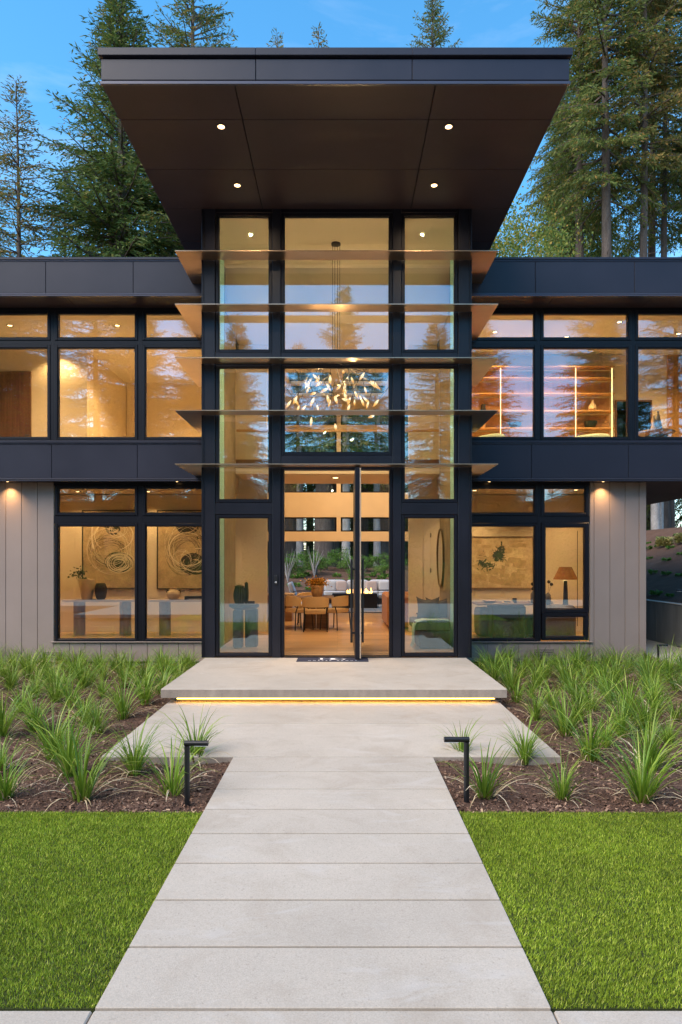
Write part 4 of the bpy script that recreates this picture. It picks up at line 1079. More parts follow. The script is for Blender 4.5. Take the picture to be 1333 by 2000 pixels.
# ------------------------------------------------------------------ ornamental grass clumps
def clump(seed, n=110, h=.52, spread=.30, dryn=14):
    R = np.random.default_rng(seed); V, Fq, mi = [], [], []
    seg = 5
    for k in range(n + dryn):
        dry = k >= n
        a = R.uniform(0, 2 * pi); L = h * R.uniform(.45, 1.45) * (1.0 if not dry else .75); r0 = R.uniform(0, .05)
        lean = abs(R.normal(.22, .22)) if not dry else R.uniform(.5, 1.0)
        curl = R.uniform(.5, 2.3) if not dry else R.uniform(1.2, 2.0)
        w = R.uniform(.0026, .0062)
        p = np.array([cos(a) * r0, sin(a) * r0, -0.015]); th = lean
        d = np.array([cos(a), sin(a)]); tw_ = R.normal(0, .25)
        sd_ = np.array([-sin(a + tw_), cos(a + tw_), 0])
        base = len(V)
        for s in range(seg + 1):
            f = s / seg; ww = w * (1 - f ** 2.2) + .0006
            V.append(p - sd_ * ww); V.append(p + sd_ * ww)
            th2 = lean + curl * f ** 1.6
            p = p + np.array([d[0] * sin(th2), d[1] * sin(th2), cos(th2)]) * (L / seg)
            if p[2] < .008: p[2] = .008
        for s in range(seg):
            q = base + 2 * s; Fq.append((q, q + 1, q + 3, q + 2)); mi.append(1 if dry else 0)
    return mesh_np('grass_clump', np.array(V), np.array(Fq), ['blade', 'dry'], True, mi)
CL = [clump(100 + k, (72, 100, 60, 120, 84, 66, 95, 110)[k % 8], (.46, .52, .40, .50, .56, .44, .48, .42)[k % 8], dryn=12 + 4 * (k % 3)) for k in range(12)]
spots = []
for (x, y) in ((10, 1562), (162, 1562), (337, 1553), (264, 1514), (383, 1486), (135, 1514), (105, 1481), (190, 1435), (241, 1403), (284, 1374), (165, 1415), (69, 1425),
               (43, 1392), (139, 1382), (201, 1359), (20, 1349), (99, 1336), (178, 1338), (125, 1359), (244, 1341), (325, 1330), (5, 1440), (2, 1505), (70, 1365), (285, 1338),
               (903, 1479), (947, 1557), (1025, 1490), (1099, 1561), (1254, 1564), (1154, 1487), (1269, 1505), (1047, 1405), (1106, 1439), (1184, 1457), (1306, 1457), (1010, 1372),
               (1077, 1383), (1154, 1390), (1228, 1402), (1321, 1409), (1215, 1437), (1130, 1412), (1260, 1432), (965, 1338), (1000, 1350), (1040, 1362)):
    z = -0.27; d = (CAMH - z) * F / (y - 1097); z = bed_z(PY(d)); d = (CAMH - z) * F / (y - 1097)
    spots.append((PX(x, d), PY(d)))
for row, Y in enumerate((1.22, .78, .32, -.15, -.65, -1.15, -1.7, -2.3, -2.95, -3.6)):
    for s in (-1, 1):
        x = 2.40 + (.22 if row % 2 else 0)
        while x < ((6.6 if s < 0 else 7.4) if row < 5 else 5.6):
            X = s * x + rnd.uniform(-.09, .09); Yj = Y + rnd.uniform(-.12, .12)
            if not (s > 0 and X > 5.95 and Yj > .9) and all((X - a) ** 2 + (Yj - b_) ** 2 > (.07 if row < 6 else .16) for a, b_ in spots): spots.append((X, Yj))
            x += rnd.uniform(.34, .50) * (1 if row < 6 else 1.25)
def clump_label(X, Y):
    side = 'swirl painting window' if X < 0 else 'office window'
    if Y > .45: return 'short grass clump along the foot of the wall under the ' + side, 'grass row along the wall, ' + side
    if Y < -5.2 and abs(X) < 1.75: return 'grass clump between the path light and the landing, ' + side + ' side', 'grass beside the path light, ' + side
    if Y < -5.2: return 'arching grass clump in the front row next to the lawn, ' + side + ' side', 'front row grass, ' + side
    if abs(X) < 2.75: return 'grass clump close beside the concrete porch and landing, ' + side + ' side', 'grass beside the landing, ' + side
    return 'arching grass clump in the middle of the mulch bed, ' + side + ' side', 'grass in mid bed, ' + side
for k, (X, Y) in enumerate(spots):
    o = link('grass_clump', CL[(k * 5) % 12], None, (X, Y, bed_z(Y)), rnd.uniform(0, 6.28)); s = rnd.uniform(.72, 1.16) * (.80 if Y > .4 else .92 if Y > -1 else .95)
    o.scale = (s * 1.22, s * 1.22, s); lb, gp = clump_label(X, Y); tag(o, lb, 'grass', gp)

# ------------------------------------------------------------------ garden fittings
def path_light(x, y, z, h, arm, r, label, rz=0.0):
    t = thing('path_light', label, 'path light', (x, y, z), rz)
    MB().tube([(0, 0, -.1), (0, 0, h - r * 1.02)], r, 16).build('post', 'black', t, True)
    MB().tube([(-math.copysign(r, arm), 0, h), (arm, 0, h)], r, 16).build('arm', 'black', t, True)
    MB().box(*sorted((arm * .35, arm * .95)), -r * .6, r * .6, h - r * 1.03, h - r * .9).build('diffuser', 'white', t)
    return t
yl = PY(D(1577, -.255)); path_light(PX(366.5, yl + CAMD), yl, -.255, .485, .16, .0205, 'black angled path light beside the walkway, arm pointing toward the office side')
yl = PY(D(1574, -.255)); path_light(PX(912, yl + CAMD), yl, -.255, .505, -.17, .0205, 'black angled path light beside the walkway, arm pointing toward the painting side')
yl = PY(12.55); path_light(PX(1286.5, 12.55), yl, -.34, .40, .17, .020, 'black angled path light beside the side path near the house corner')
gz_ = float(ground_z(PX(1337, 14.4), PY(14.4))); path_light(PX(1338, 14.4), PY(14.4), gz_ - .05, .42, -.17, .020, 'black angled path light standing on the bank above the retaining wall')
sp = struct(link('side_path', None))
for a, b_ in ((-.2, 2.0), (2.01, 4.2), (4.21, 6.4), (6.41, 8.6)): bx('slab', 5.98, 7.18, a, b_, -.34, -.20, 'concrete', sp, .006)
rw = thing('retaining_wall', 'low board marked concrete retaining wall holding the mulch bank', 'wall', (7.20, 1.6, -.3))
for a, b_ in ((0, 2.4), (2.406, 4.8), (4.806, 7.6)): bx('wall_section', 0, .2, a, b_, -.2, .985, 'wallconc', rw, .008)
bx('cap', -.012, .212, -.01, 7.61, .986, 1.0, 'concrete', rw, .004)
pt = struct(link('patio', None))
for i in range(5):
    for j in range(4): bx('slab', -6 + i * 2.4 + .005, -3.6 + i * 2.4 - .005, YB + .26 + j * 1.6 + .005, YB + 1.86 + j * 1.6 - .005, -.15, -.012, 'concrete', pt, .006)

# ------------------------------------------------------------------ doormat
mt = thing('doormat', 'navy doormat with white monogram and small lettering before the open door', 'doormat', (-.065, -.24, -.004))
MB().box(-.58, .58, -.24, .185, 0, .010, .003).build('pad', 'mat_navy', mt)
def text_mesh(body, size, sx=1.0, spacing=1.0):
    c = bpy.data.curves.new('lettering', 'FONT'); c.body = body; c.size = size; c.align_x = 'CENTER'; c.space_character = spacing; c.extrude = .0006
    o = bpy.data.objects.new('lettering_tmp', c); COL.objects.link(o)
    bpy.context.view_layer.update()
    me = bpy.data.meshes.new_from_object(o.evaluated_get(bpy.context.evaluated_depsgraph_get()))
    bpy.data.objects.remove(o); me.materials.clear(); me.materials.append(M['white']); return me
o = link('lettering', text_mesh('HOPPER GROUP', .075, spacing=2.05), mt, (0, -.185, .0107)); o.scale = (.80, 1, 1)
# serif monogram H G: heavy and hair strokes
mg = MB()
def stroke(x0, x1, y0, y1): mg.box(x0, x1, y0, y1, .0105, .0115)
stroke(-.205, -.160, -.08, .12); stroke(-.235, -.130, .112, .12); stroke(-.235, -.130, -.08, -.072)
stroke(-.130, -.02, .016, .024); stroke(-.035, .012, -.08, .12); stroke(-.06, .03, .112, .12); stroke(-.06, .03, -.08, -.072)
for k in range(22):
    a0, a1 = radians(50 + k * 12.2), radians(50 + (k + 1) * 12.2)
    w0, w1 = .006 + .020 * max(0, -cos(a0)), .006 + .020 * max(0, -cos(a1))
    p = lambda a, r: (.115 + cos(a) * (.105 + r), .02 + sin(a) * (.10 + r * .6), .0111)
    mg.add([p(a0, -w0), p(a0, w0), p(a1, w1), p(a1, -w1)], [(0, 1, 2, 3)])
stroke(.165, .205, -.05, .018); stroke(.145, .225, .012, .02)
mg.build('monogram', 'white', mt)

# ------------------------------------------------------------------ chandelier
ch = thing('chandelier', 'branching black chandelier with many glowing leaf shaped glass bulbs', 'chandelier', (-.02, .96, 7.366))
MB().lathe([(.085, 0), (.085, -.03), (.03, -.045), (.01, -.05)], n=24).build('ceiling_rose', 'black', ch, True)
HB = -2.20
for dx, dy in ((-.06, 0), (-.02, .04), (.03, -.02), (.07, .02)):
    MB().tube([(dx, dy, -.04), (dx, dy, HB - .02 - .06 * dx)], .0045, 6).build('rod', 'black', ch)
MB().tube([(-.75, .10, HB + .02), (-.15, .02, HB + .08)], .011, 6).build('crossbar', 'black', ch)
MB().tube([(-.38, -.05, HB + .10), (.70, .06, HB - .16)], .011, 6).build('crossbar', 'black', ch)
bulb = MB().lathe([(.007, 0), (.018, .03), (.034, .09), (.038, .14), (.026, .21), (.010, .26), (.002, .285)], n=10).mesh('bulb', 'bulbglow', True)
r3 = random.Random(12)
for k in range(46):
    f = k / 45
    ang = k * 2.399; rr = .10 + .72 * sqrt(r3.random())
    cx0 = rr * cos(ang); cy0 = rr * sin(ang) * .6
    zc = HB - .12 - .95 * r3.random() * (0.55 + .45 * r3.random())
    tilt = r3.uniform(.3, 1.25); az = ang + r3.uniform(-.8, .8)
    if k % 3 == 0: az += pi
    dv = Vector((cos(az) * sin(tilt), sin(az) * sin(tilt), -cos(tilt)))
    st = Vector((cx0, cy0, zc)); l_ = r3.uniform(.25, .55)
    s_ = MB().tube([tuple(st - dv * l_), tuple(st)], .006, 5).build('stem', 'black', ch)
    MB().tube([tuple(st - dv * (l_ * .5)), (cx0 * .55 + (-.3 if cx0 < 0 else .25), cy0 * .4, HB + .04 - .10 * max(0, cx0))], .0022, 4).build('wire', 'black', ch)
    bo = link('bulb', bulb, ch, tuple(st)); bo.rotation_euler = dv.to_track_quat('Z', 'Y').to_euler()
    sc_ = r3.uniform(.48, .74); bo.scale = (sc_, sc_, sc_)
for px_, pz_ in ((-.3, -.4), (.1, -.3), (.35, -.6)): point(ch, (px_, .05, HB + pz_), 14, (1.0, .62, .28), .03)

# ------------------------------------------------------------------ foyer
pd = thing('pedestal_table', 'grey stone pedestal table with rounded bowl edged top beside the glass', 'table', (PX(478, 12.75), PY(12.75), 0))
MB().lathe([(.10, .70), (.22, .72), (.285, .76), (.29, .80), (.27, .815), (.01, .815)], n=32, sx=.97, sy=.62).build('top', 'greystone', pd, True)
MB().box(-.19, -.01, -.17, .02, 0, .715, .03).build('base_slab', 'greystone', pd)
MB().box(.005, .24, .03, .20, 0, .715, .02).build('base_slab', 'greystone', pd)
cc = thing('cactus', 'ribbed barrel cactus with a slimmer arm behind it on the pedestal', 'cactus', (PX(469, 12.75), PY(12.75) - .01, .816))
def ribbed(r, h, n=14, dep=.16):
    v, f = [], []; rows = 14; m = n * 4
    for j in range(rows + 1):
        t = j / rows; rad = r * (.72 + .28 * sin(pi * min(1, t * 1.15))) if t < .9 else r * .86 * (1 - ((t - .9) / .1) ** 2 * .85)
        for i in range(m):
            a = 2 * pi * i / m; q = rad * (1 - dep * (.5 + .5 * cos(a * n)))
            v.append((q * cos(a), q * sin(a), h * t))
    for j in range(rows):
        for i in range(m): f.append((j * m + i, j * m + (i + 1) % m, (j + 1) * m + (i + 1) % m, (j + 1) * m + i))
    f.append(tuple(range(rows * m, rows * m + m)))
    return v, f
MB().add(*ribbed(.115, .355)).build('barrel', 'cactus', cc, True)
MB().add(*ribbed(.045, .41, 8, .2)).build('arm', 'cactus', cc, True, (.125, .03, 0))
tag(MB().box(-.06, .06, -.05, .05, 0, .05, .005).build('box', 'greystone', None, False, (PX(492, 12.75), PY(12.75), .816)), 'small dark box beside the cactus on the pedestal', 'box')
bn = thing('bench', 'charcoal upholstered block bench below the oval mirror', 'bench', (PX(846, 12.8), PY(12.85), 0))
MB().box(-.29, .29, -.34, .55, 0.0, .33, .03).build('base', 'fabric_grey', bn)
MB().soft(-.36, .31, -.35, .95, .325, .50, .22).build('seat', 'fabric_grey', bn, True)
for k, (px_, yy, hh) in enumerate(((-.10, .40, .42), (.10, .55, .40))):
    p_ = thing('pillow', ['grey pillow with pointed corners propped at the front of the bench', 'darker grey pillow leaning behind on the bench'][k], 'pillow', (PX(846, 12.8) + px_ + .08, PY(12.85) + yy, .50))
    mb = MB()
    nn = 10; v, f = [], []
    for sgn in (1, -1):
        for j in range(nn + 1):
            for i in range(nn + 1):
                u, w = i / nn * 2 - 1, j / nn * 2 - 1
                pinch = 1 - .10 * (1 - abs(u)) * (abs(w) ** 3) - .0
                t = (1 - u * u) ** .6 * (1 - w * w) ** .6 * .10 * sgn
                zz = (w * .5 + .5) * hh + (-.07 * (1 - u * u) if w > .5 else 0) * (w - .5) * 2
                v.append((u * .23 * (1 - .12 * (1 - w * w)), t + zz * .25, zz))
    o1 = (nn + 1) ** 2
    for q in (0, 1):
        for j in range(nn):
            for i in range(nn):
                a = q * o1 + j * (nn + 1) + i; f.append((a, a + 1, a + nn + 2, a + nn + 1))
    mb.add(v, f).build('cover', 'fabric_grey', p_, True)
th_ = thing('throw_blanket', 'mint fringed throw draped across the bench and down its end', 'blanket', (PX(846, 12.8), PY(12.85), 0))
tb = MB(); v, f = [], []
path = [(.27, .516), (.15, .53), (-.05, .525), (-.20, .53), (-.33, .50), (-.375, .42), (-.385, .30), (-.39, .18), (-.40, .08)]
for i, (xx, zz) in enumerate(path):
    for j in range(7):
        yy = -.36 + j * .055 + .02 * sin(i * 1.3 + j); v.append((xx + .008 * sin(j * 2.1 + i), yy - (.01 if zz < .5 else 0), zz + .012 * sin(j * 1.9 + i * .8)))
for i in range(len(path) - 1):
    for j in range(6): a = i * 7 + j; f.append((a, a + 1, a + 8, a + 7))
tbo = tb.add(v, f).build('cloth', 'fabric_mint', th_, True)
md = tbo.modifiers.new('thick', 'SOLIDIFY'); md.thickness = .012
fr_ = MB()
for j in range(9): fr_.tube([(-.40, -.36 + j * .042, .085), (-.405 - .01 * (j % 3), -.365 + j * .042, .02)], .004, 4)
fr_.build('fringe', 'fabric_mint', th_)
st_ = thing('side_table', 'small black disc side table beside the bench', 'table', (PX(827, 13.9), PY(13.9), 0))
MB().lathe([(.13, .53), (.14, .535), (.14, .555), (.01, .56)], n=24).build('top', 'black', st_, True)
MB().tube([(0, 0, .02), (0, 0, .53)], .015, 10).build('stem', 'black', st_)
MB().lathe([(.12, 0), (.12, .012), (.02, .02)], n=24).build('foot', 'black', st_, True)
mr_ = thing('wall_mirror', 'tall oval mirror in thin bronze frame on the foyer wall', 'mirror', (2.155, PY(14.2), 1.68))
v, f = [], []; nn = 40
ring = []
for i in range(nn):
    a = 2 * pi * i / nn; ring.append((0.0, .43 * cos(a), .60 * sin(a)))
MB().tube([(-.02, .43 * cos(2 * pi * i / nn), .60 * sin(2 * pi * i / nn)) for i in range(nn + 1)], .018, 6, cap=False).build('frame', 'mirror_frame', mr_, True)
MB().add([(-.018, y_, z_) for _, y_, z_ in ring] + [(-.002, y_, z_) for _, y_, z_ in ring], [tuple(range(nn)), tuple(range(2 * nn - 1, nn - 1, -1))] + [(i, (i + 1) % nn, nn + (i + 1) % nn, nn + i) for i in range(nn)]).build('mirror_glass', 'mirror', mr_)

# ------------------------------------------------------------------ great room
DT = 16.4
tbx, tby = PX(620, DT), PY(DT)
dt = thing('dining_table', 'brown wood dining table on slab base carrying the flower pot', 'table', (tbx, tby, 0))
MB().box(-.98, .40, -.25, .75, .70, .75, .02).build('top', 'tablewood', dt)
MB().box(-.32, -.03, .0, .35, 0, .70, .01).build('base_slab', 'tablewood', dt)
MB().box(-.01, .28, .0, .35, 0, .70, .01).build('base_slab', 'tablewood', dt)
def chair(label, x, y, rz):
    c = thing('dining_chair', label, 'chair', (x, y, 0), rz, None)
    MB().soft(-.26, .26, -.25, .25, .40, .50, .35).build('seat', 'fabric_tan', c, True)
    bk = MB(); n = 18; v, f = [], []
    for i in range(n + 1):
        a = radians(-70 + 320 * 0 + 140 * i / n) ; rr = .30
        dx, dy = sin(a) * rr, -cos(a) * rr * .8 - .02
        nx, ny = sin(a) * .03, -cos(a) * .03
        for (o_, z_) in ((-1, .56), (1, .56), (1, .80 - .05 * (abs(i - n / 2) / (n / 2)) ** 3), (-1, .80 - .05 * (abs(i - n / 2) / (n / 2)) ** 3)):
            v.append((dx + nx * o_, dy + ny * o_, z_))
    for i in range(n):
        for k in range(4): f.append((i * 4 + k, i * 4 + (k + 1) % 4, i * 4 + 4 + (k + 1) % 4, i * 4 + 4 + k))
    f.append((3, 2, 1, 0)); f.append(tuple(n * 4 + k for k in range(4)))
    bk.add(v, f).build('backrest', 'fabric_tan', c, True)
    for sx, sy in ((-1, -1), (1, -1), (-1, 1), (1, 1)):
        pts = [(sx * .27, sy * .25, 0), (sx * .25, sy * .22, .42)]
        if sy < 0: pts += [(sx * .26, -.16, .60)]
        else: pts += [(sx * .27, .12, .50), (sx * .285, .0, .58)]
        MB().tube(pts, .013, 8).build('leg', 'black', c, True)
    return c
chair('woven tan dining chair with its back square to the entrance', PX(617, 15.55), PY(15.75), 0)
chair('woven tan dining chair turned in beside the wood sideboard', PX(582, 15.9), PY(16.15), -.95)
chair('woven tan dining chair turned in beside the pivot door', PX(656, 15.9), PY(16.15), .95)
chair('woven tan dining chair on the patio side of the table, facing the entrance', tbx - .25, tby + 1.15, pi)
fp = thing('flower_pot', 'hammered golden pot of orange flowers on the dining table', 'plant pot', (PX(620, DT), PY(DT) + .1, .75))
MB().lathe([(.10, 0), (.13, .05), (.145, .16), (.148, .26), (.14, .28), (.125, .27), (.12, .2)], n=20).build('pot', 'clay', fp, True)
R5 = np.random.default_rng(5); n5 = 900
C5 = R5.normal(0, 1, (n5, 3)) * np.array([.105, .105, .045]) + np.array([0, 0, .335]); D5 = norm(C5 - np.array([0, 0, .2]) + R5.normal(0, .08, (n5, 3))); L5 = R5.uniform(.03, .06, n5)
link('flowers', sprays_to_mesh('flowers', C5, D5, L5, L5 * .35, 'flower', R5), fp)
sf = thing('leather_sofa', 'tan leather sofa seen end on beside the door jamb', 'sofa', (PX(765, 16.6), PY(16.2), 0))
MB().box(-.12, .75, 0, 2.2, .03, .80, .05).build('back', 'leather', sf)
MB().soft(.72, 1.2, .1, 2.1, .2, .5, .3).build('seat', 'leather', sf, True)
for k in range(2): MB().soft(.02, .34, .7 + k * .5, .95 + k * .5, .74, 1.0, .5).build('headrest', 'fabric_grey', sf, True)
sb_ = thing('sideboard', 'wood sideboard with pale top beyond the dining chairs', 'sideboard', (PX(552, 18.5), PY(18.6), 0))
MB().box(-1.0, .28, -.3, .3, 0, .70, .01).build('body', 'tablewood', sb_)
MB().box(-1.02, .32, -.32, .32, .70, .74, .006).build('top', 'palewood', sb_)

# patio
os_ = thing('outdoor_sofa', 'grey cushioned outdoor sofa facing the fire table on the patio', 'sofa', (PX(695, 26), PY(26), -.01))
MB().box(-1.25, 1.45, -.35, .45, .05, .36, .02).build('frame', 'black', os_)
for k in range(3):
    MB().soft(-1.2 + k * .87, -.36 + k * .87, -.4, .3, .34, .50, .3).build('seat_cushion', 'fabric_white', os_, True)
    MB().soft(-1.2 + k * .87, -.36 + k * .87, .12, .42, .46, .92, .35).build('back_cushion', 'fabric_white', os_, True)
for k, (xx, mm) in enumerate(((-.95, 'fabric_white'), (-.52, 'fabric_blush'), (.62, 'fabric_blush'), (1.1, 'fabric_white'))):
    tag(MB().soft(-.22, .22, -.09, .09, 0, .38, .45).build('pillow', mm, None, True, (PX(695, 26) + xx, PY(26) + .03, .49)),
        ['pale pillow at the sideboard end of the outdoor sofa', 'blush pillow next to the pale one on the outdoor sofa', 'blush pillow near the handle side of the outdoor sofa', 'pale pillow at the far arm of the outdoor sofa'][k], 'pillow')
ft = thing('fire_table', 'dark low fire table with burning gas flames on the patio', 'fire table', (PX(690, 24), PY(24), -.01))
MB().box(-.72, .85, -.35, .35, 0, .50, .015).build('body', 'black', ft)
fl = MB()
for k in range(26):
    xx = -.2 + k * .035 + rnd.uniform(-.02, .02); hh = rnd.uniform(.06, .22); yy = rnd.uniform(-.1, .1)
    fl.tube([(xx, yy, .50), (xx + .01, yy, .50 + hh * .4), (xx - .01, yy, .50 + hh * .8), (xx, yy, .50 + hh)], [.02, .026, .012, .001], 6)
fl.build('flames', 'flame', ft, True)
def lounge(label, x, y, rz):
    c = thing('lounge_chair', label, 'chair', (x, y, -.01), rz)
    MB().soft(-.35, .35, -.35, .35, .30, .46, .3).build('seat', 'fabric_white', c, True)
    b_ = MB().soft(-.35, .35, -.09, .09, 0, .52, .35); b_.xform(Matrix.Translation((0, -.36, .40)) @ Matrix.Rotation(radians(20), 4, 'X')); b_.build('backrest', 'fabric_white', c, True)
    for sx in (-1, 1):
        MB().tube([(sx * .38, -.4, 0), (sx * .38, -.38, .58), (sx * .38, .35, .58), (sx * .38, .36, 0)], .014, 6).build('arm_frame', 'black', c)
    return c
lounge('grey cushioned lounge chair between the sideboard and the flower pot', PX(597, 24), PY(24), -pi / 2)
lounge('grey cushioned lounge chair on the patio past the leather sofa', PX(760, 24), PY(24.5), pi / 2)

# ------------------------------------------------------------------ gallery room (two swirl paintings)
def swirl(mb, cx, cz, rx, rz, turns, w, y, seed, start=0.0, wob=.12, m=0, shrink=0.0, taper=True):
    r = random.Random(seed); n = int(26 * turns) + 4; pts = []
    ph1, ph2 = r.uniform(0, 6), r.uniform(0, 6)
    for i in range(n + 1):
        t = i / n; a = start + t * turns * 2 * pi
        k = 1 - shrink * t + wob * sin(a * .61 + ph1) + wob * .6 * sin(a * 1.37 + ph2)
        pts.append((cx + cos(a) * rx * k, cz + sin(a) * rz * k))
    for i in range(n):
        (xa, za), (xb, zb) = pts[i], pts[i + 1]
        dx, dz = xb - xa, zb - za; l = max(1e-6, sqrt(dx * dx + dz * dz)); nx, nz = -dz / l, dx / l
        wa = w * (.55 + .6 * abs(sin(i * .23 + ph1))); wb = w * (.55 + .6 * abs(sin((i + 1) * .23 + ph1)))
        yy = y - .0001 * i / n
        mb.add([(xa - nx * wa, yy, za - nz * wa), (xa + nx * wa, yy, za + nz * wa), (xb + nx * wb, yy, zb + nz * wb), (xb - nx * wb, yy, zb - nz * wb)], [(0, 1, 2, 3)], m)
def painting(label, x0, x1, z0, z1, y, strokes, canvas='canvas', frame='black', fw=.02):
    cx, cz = (x0 + x1) / 2, (z0 + z1) / 2; w, h = (x1 - x0) / 2, (z1 - z0) / 2
    t = thing('painting', label, 'painting', (cx, y, cz))
    MB().box(-w, w, -.02, 0, -h, h).build('canvas', canvas, t)
    b_ = MB().box(-w - fw, -w, -.045, 0, -h - fw, h + fw, .002).box(w, w + fw, -.045, 0, -h - fw, h + fw, .002).box(-w, w, -.045, 0, -h - fw, -h, .002).box(-w, w, -.045, 0, h, h + fw, .002)
    b_.build('frame', frame, t)
    for name, m, fn in strokes:
        mb = MB(); fn(mb); mb.build(name, m, t)
    return t
def blots(mb, cx, cz, sx, sz, n, seed, k=1.0):
    r = random.Random(seed)
    for q in range(n):
        x, z = cx + r.gauss(0, sx * .6), cz + r.gauss(0, sz * .6); a = r.uniform(0, 3.14); l_, w_ = r.uniform(.02, .08) * k, r.uniform(.006, .026) * k
        dx, dz, nx, nz = cos(a) * l_, sin(a) * l_, -sin(a) * w_, cos(a) * w_; yy = -.0211 - .00001 * q
        mb.add([(x - dx - nx * .3, yy, z - dz - nz * .3), (x + dx * .6 - nx, yy, z + dz * .6 - nz), (x + dx + nx * .4, yy, z + dz + nz * .4), (x - dx * .5 + nx, yy, z - dz * .5 + nz)], [(0, 1, 2, 3)])
def inkA(mb):
    for k in range(9): swirl(mb, .17, -.30, .30 - k * .022, .21 - k * .016, 1.6, .010 + .004 * (k % 3), -.0215, 30 + k, k * .7, .10)
    for k in range(10): swirl(mb, -.10 + .05 * sin(k), -.12 + .05 * k % .3, .38, .26, 1.2, .0022, -.0215, 50 + k, k, .25)
    for k in range(4): swirl(mb, .05, .52, .14, .12, 1.0, .018, -.0215, 70 + k, k * 1.3, .3)
    blots(mb, .17, -.30, .15, .10, 80, 5, 1.3); blots(mb, -.30, -.42, .12, .06, 16, 6, .4); blots(mb, .08, .50, .06, .07, 16, 7)
def creamA(mb):
    for k in range(7): swirl(mb, .19, -.32, .31 - k * .03, .23 - k * .022, 1.5, .006, -.0225, 90 + k, k * .9, .08)
    swirl(mb, .02, .33, .46, .36, .85, .010, -.0225, 101, -1.2, .10); swirl(mb, .15, .44, .17, .15, 2.2, .007, -.0226, 103, 0, .15)
    for k in range(8): swirl(mb, -.02, .05, .42, .46, 1.2, .0030, -.0224, 110 + k, k * .8, .22)
    swirl(mb, -.35, .35, .10, .40, .35, .02, -.0226, 140, 1.9, .05)
def inkB(mb):
    for k in range(8): swirl(mb, .02, .60, .26 - k * .02, .22 - k * .018, 1.5, .010 + .004 * (k % 3), -.0215, 230 + k, k * .7, .10)
    for k in range(9): swirl(mb, .17, -.33, .22, .17, 1.3, .012, -.0215, 250 + k, k, .28)
    for k in range(8): swirl(mb, .0, -.1, .36, .38, 1.2, .0025, -.0215, 270 + k, k, .22)
    blots(mb, .17, -.36, .15, .11, 80, 8, 1.3); blots(mb, .0, .62, .14, .05, 20, 9); blots(mb, .30, .30, .08, .06, 12, 10, .6)
def creamB(mb):
    swirl(mb, .02, -.02, .44, .40, .95, .010, -.0225, 301, 1.0, .10); swirl(mb, .26, -.22, .33, .26, .9, .009, -.0226, 302, 2.4, .12)
    swirl(mb, -.10, -.25, .20, .19, 2.6, .004, -.0224, 303, 0, .2)
    for k in range(6): swirl(mb, .0, .1, .40, .50, 1.1, .003, -.0224, 310 + k, k, .2)
YP = YI - .003
dP = YP + CAMD
painting('tan abstract painting with coiled black knot near its foot, tall dark vase below', PX(164, dP), PX(164, dP) + 1.30, PZ(1148, dP), PZ(998, dP), YP, (('black_strokes', 'ink', inkA), ('cream_strokes', 'creampaint', creamA)))
painting('tan abstract painting with large cream loops, handled jar standing below it', PX(310, dP), PX(310, dP) + 1.30, PZ(1149, dP), PZ(998, dP), YP, (('black_strokes', 'ink', inkB), ('cream_strokes', 'creampaint', creamB)))
def console(label, x0, y):
    t = thing('console_table', label, 'console table', (x0, y, 0))
    poly = []
    L = 1.72
    for k in range(9): a = radians(90 + 180 * k / 8); poly.append((.20 + .20 * cos(a) * 1.0, .20 * sin(a)))
    for k in range(9): a = radians(-90 + 180 * k / 8); poly.append((L - .20 + .20 * cos(a), .20 * sin(a)))
    MB().prism(poly, .735, .775).build('top', 'palewood', t)
    for xx in (.36, L - .36): MB().lathe([(.125, 0), (.125, .733), (.01, .734)], (xx, 0, 0), 24, sy=.8).build('leg', 'taupestone', t, True)
    return t
dC = 14.85
console('pale topped console table carrying the big cream vase and dark vase', PX(124, dC), PY(dC))
console('pale topped console table carrying the squat handled jar and black box', PX(291, dC), PY(dC))
ZT = .776
bv = thing('vase', 'large cream tapered vase holding a leafy sprig', 'vase', (PX(171, dC), PY(dC), ZT))
MB().lathe([(.10, 0), (.115, .03), (.15, .25), (.175, .42), (.165, .45), (.15, .44), (.14, .38)], n=24).build('body', 'ceramic', bv, True)
R6 = np.random.default_rng(6); n6 = 60
C6 = np.array([-.16, 0, .55]) + R6.normal(0, 1, (n6, 3)) * np.array([.08, .06, .055]); D6 = norm(R6.normal(0, 1, (n6, 3)) + np.array([-.6, 0, .4])); L6 = R6.uniform(.05, .10, n6)
M['sprig'] = mat('dark_olive_leaf', (.045, .045, .02), .6)
link('sprig', sprays_to_mesh('sprig', C6, D6, L6, L6 * .35, 'sprig', R6), bv)
MB().tube([(0, 0, .3), (-.08, 0, .48), (-.2, 0, .60)], .006, 5).tube([(0, 0, .3), (-.04, 0, .46), (-.13, 0, .45)], .005, 5).build('stem', 'sprig', bv)
dv_ = thing('vase', 'dark brown ribbed egg shaped vase beside the cream vase', 'vase', (PX(199, dC), PY(dC) - .03, ZT))
MB().lathe([(.07, 0), (.10, .04), (.130, .17), (.125, .27), (.095, .35), (.075, .36), (.06, .33)], n=24).build('body', 'darkvase', dv_, True)
jr = thing('jar', 'squat cream jar with two dark handles on the console', 'jar', (PX(340, dC), PY(dC), ZT))
MB().lathe([(.07, 0), (.12, .03), (.155, .11), (.15, .15), (.09, .21), (.075, .225), (.085, .26), (.07, .26)], n=28).build('body', 'ceramic', jr, True)
for s in (-1, 1): MB().tube([(s * .09, 0, .20), (s * .135, 0, .20), (s * .15, 0, .17), (s * .14, 0, .12)], .013, 6).build('handle', 'darkvase', jr, True)
tag(MB().box(-.20, .26, -.1, .1, .02, .075, .005).box(-.20, -.15, -.1, .1, 0, .02).box(.2, .26, -.1, .1, 0, .02).build('tray_box', 'black', None, False, (PX(381, dC), PY(dC), ZT)), 'long low black box on the console near the glass tower', 'box')

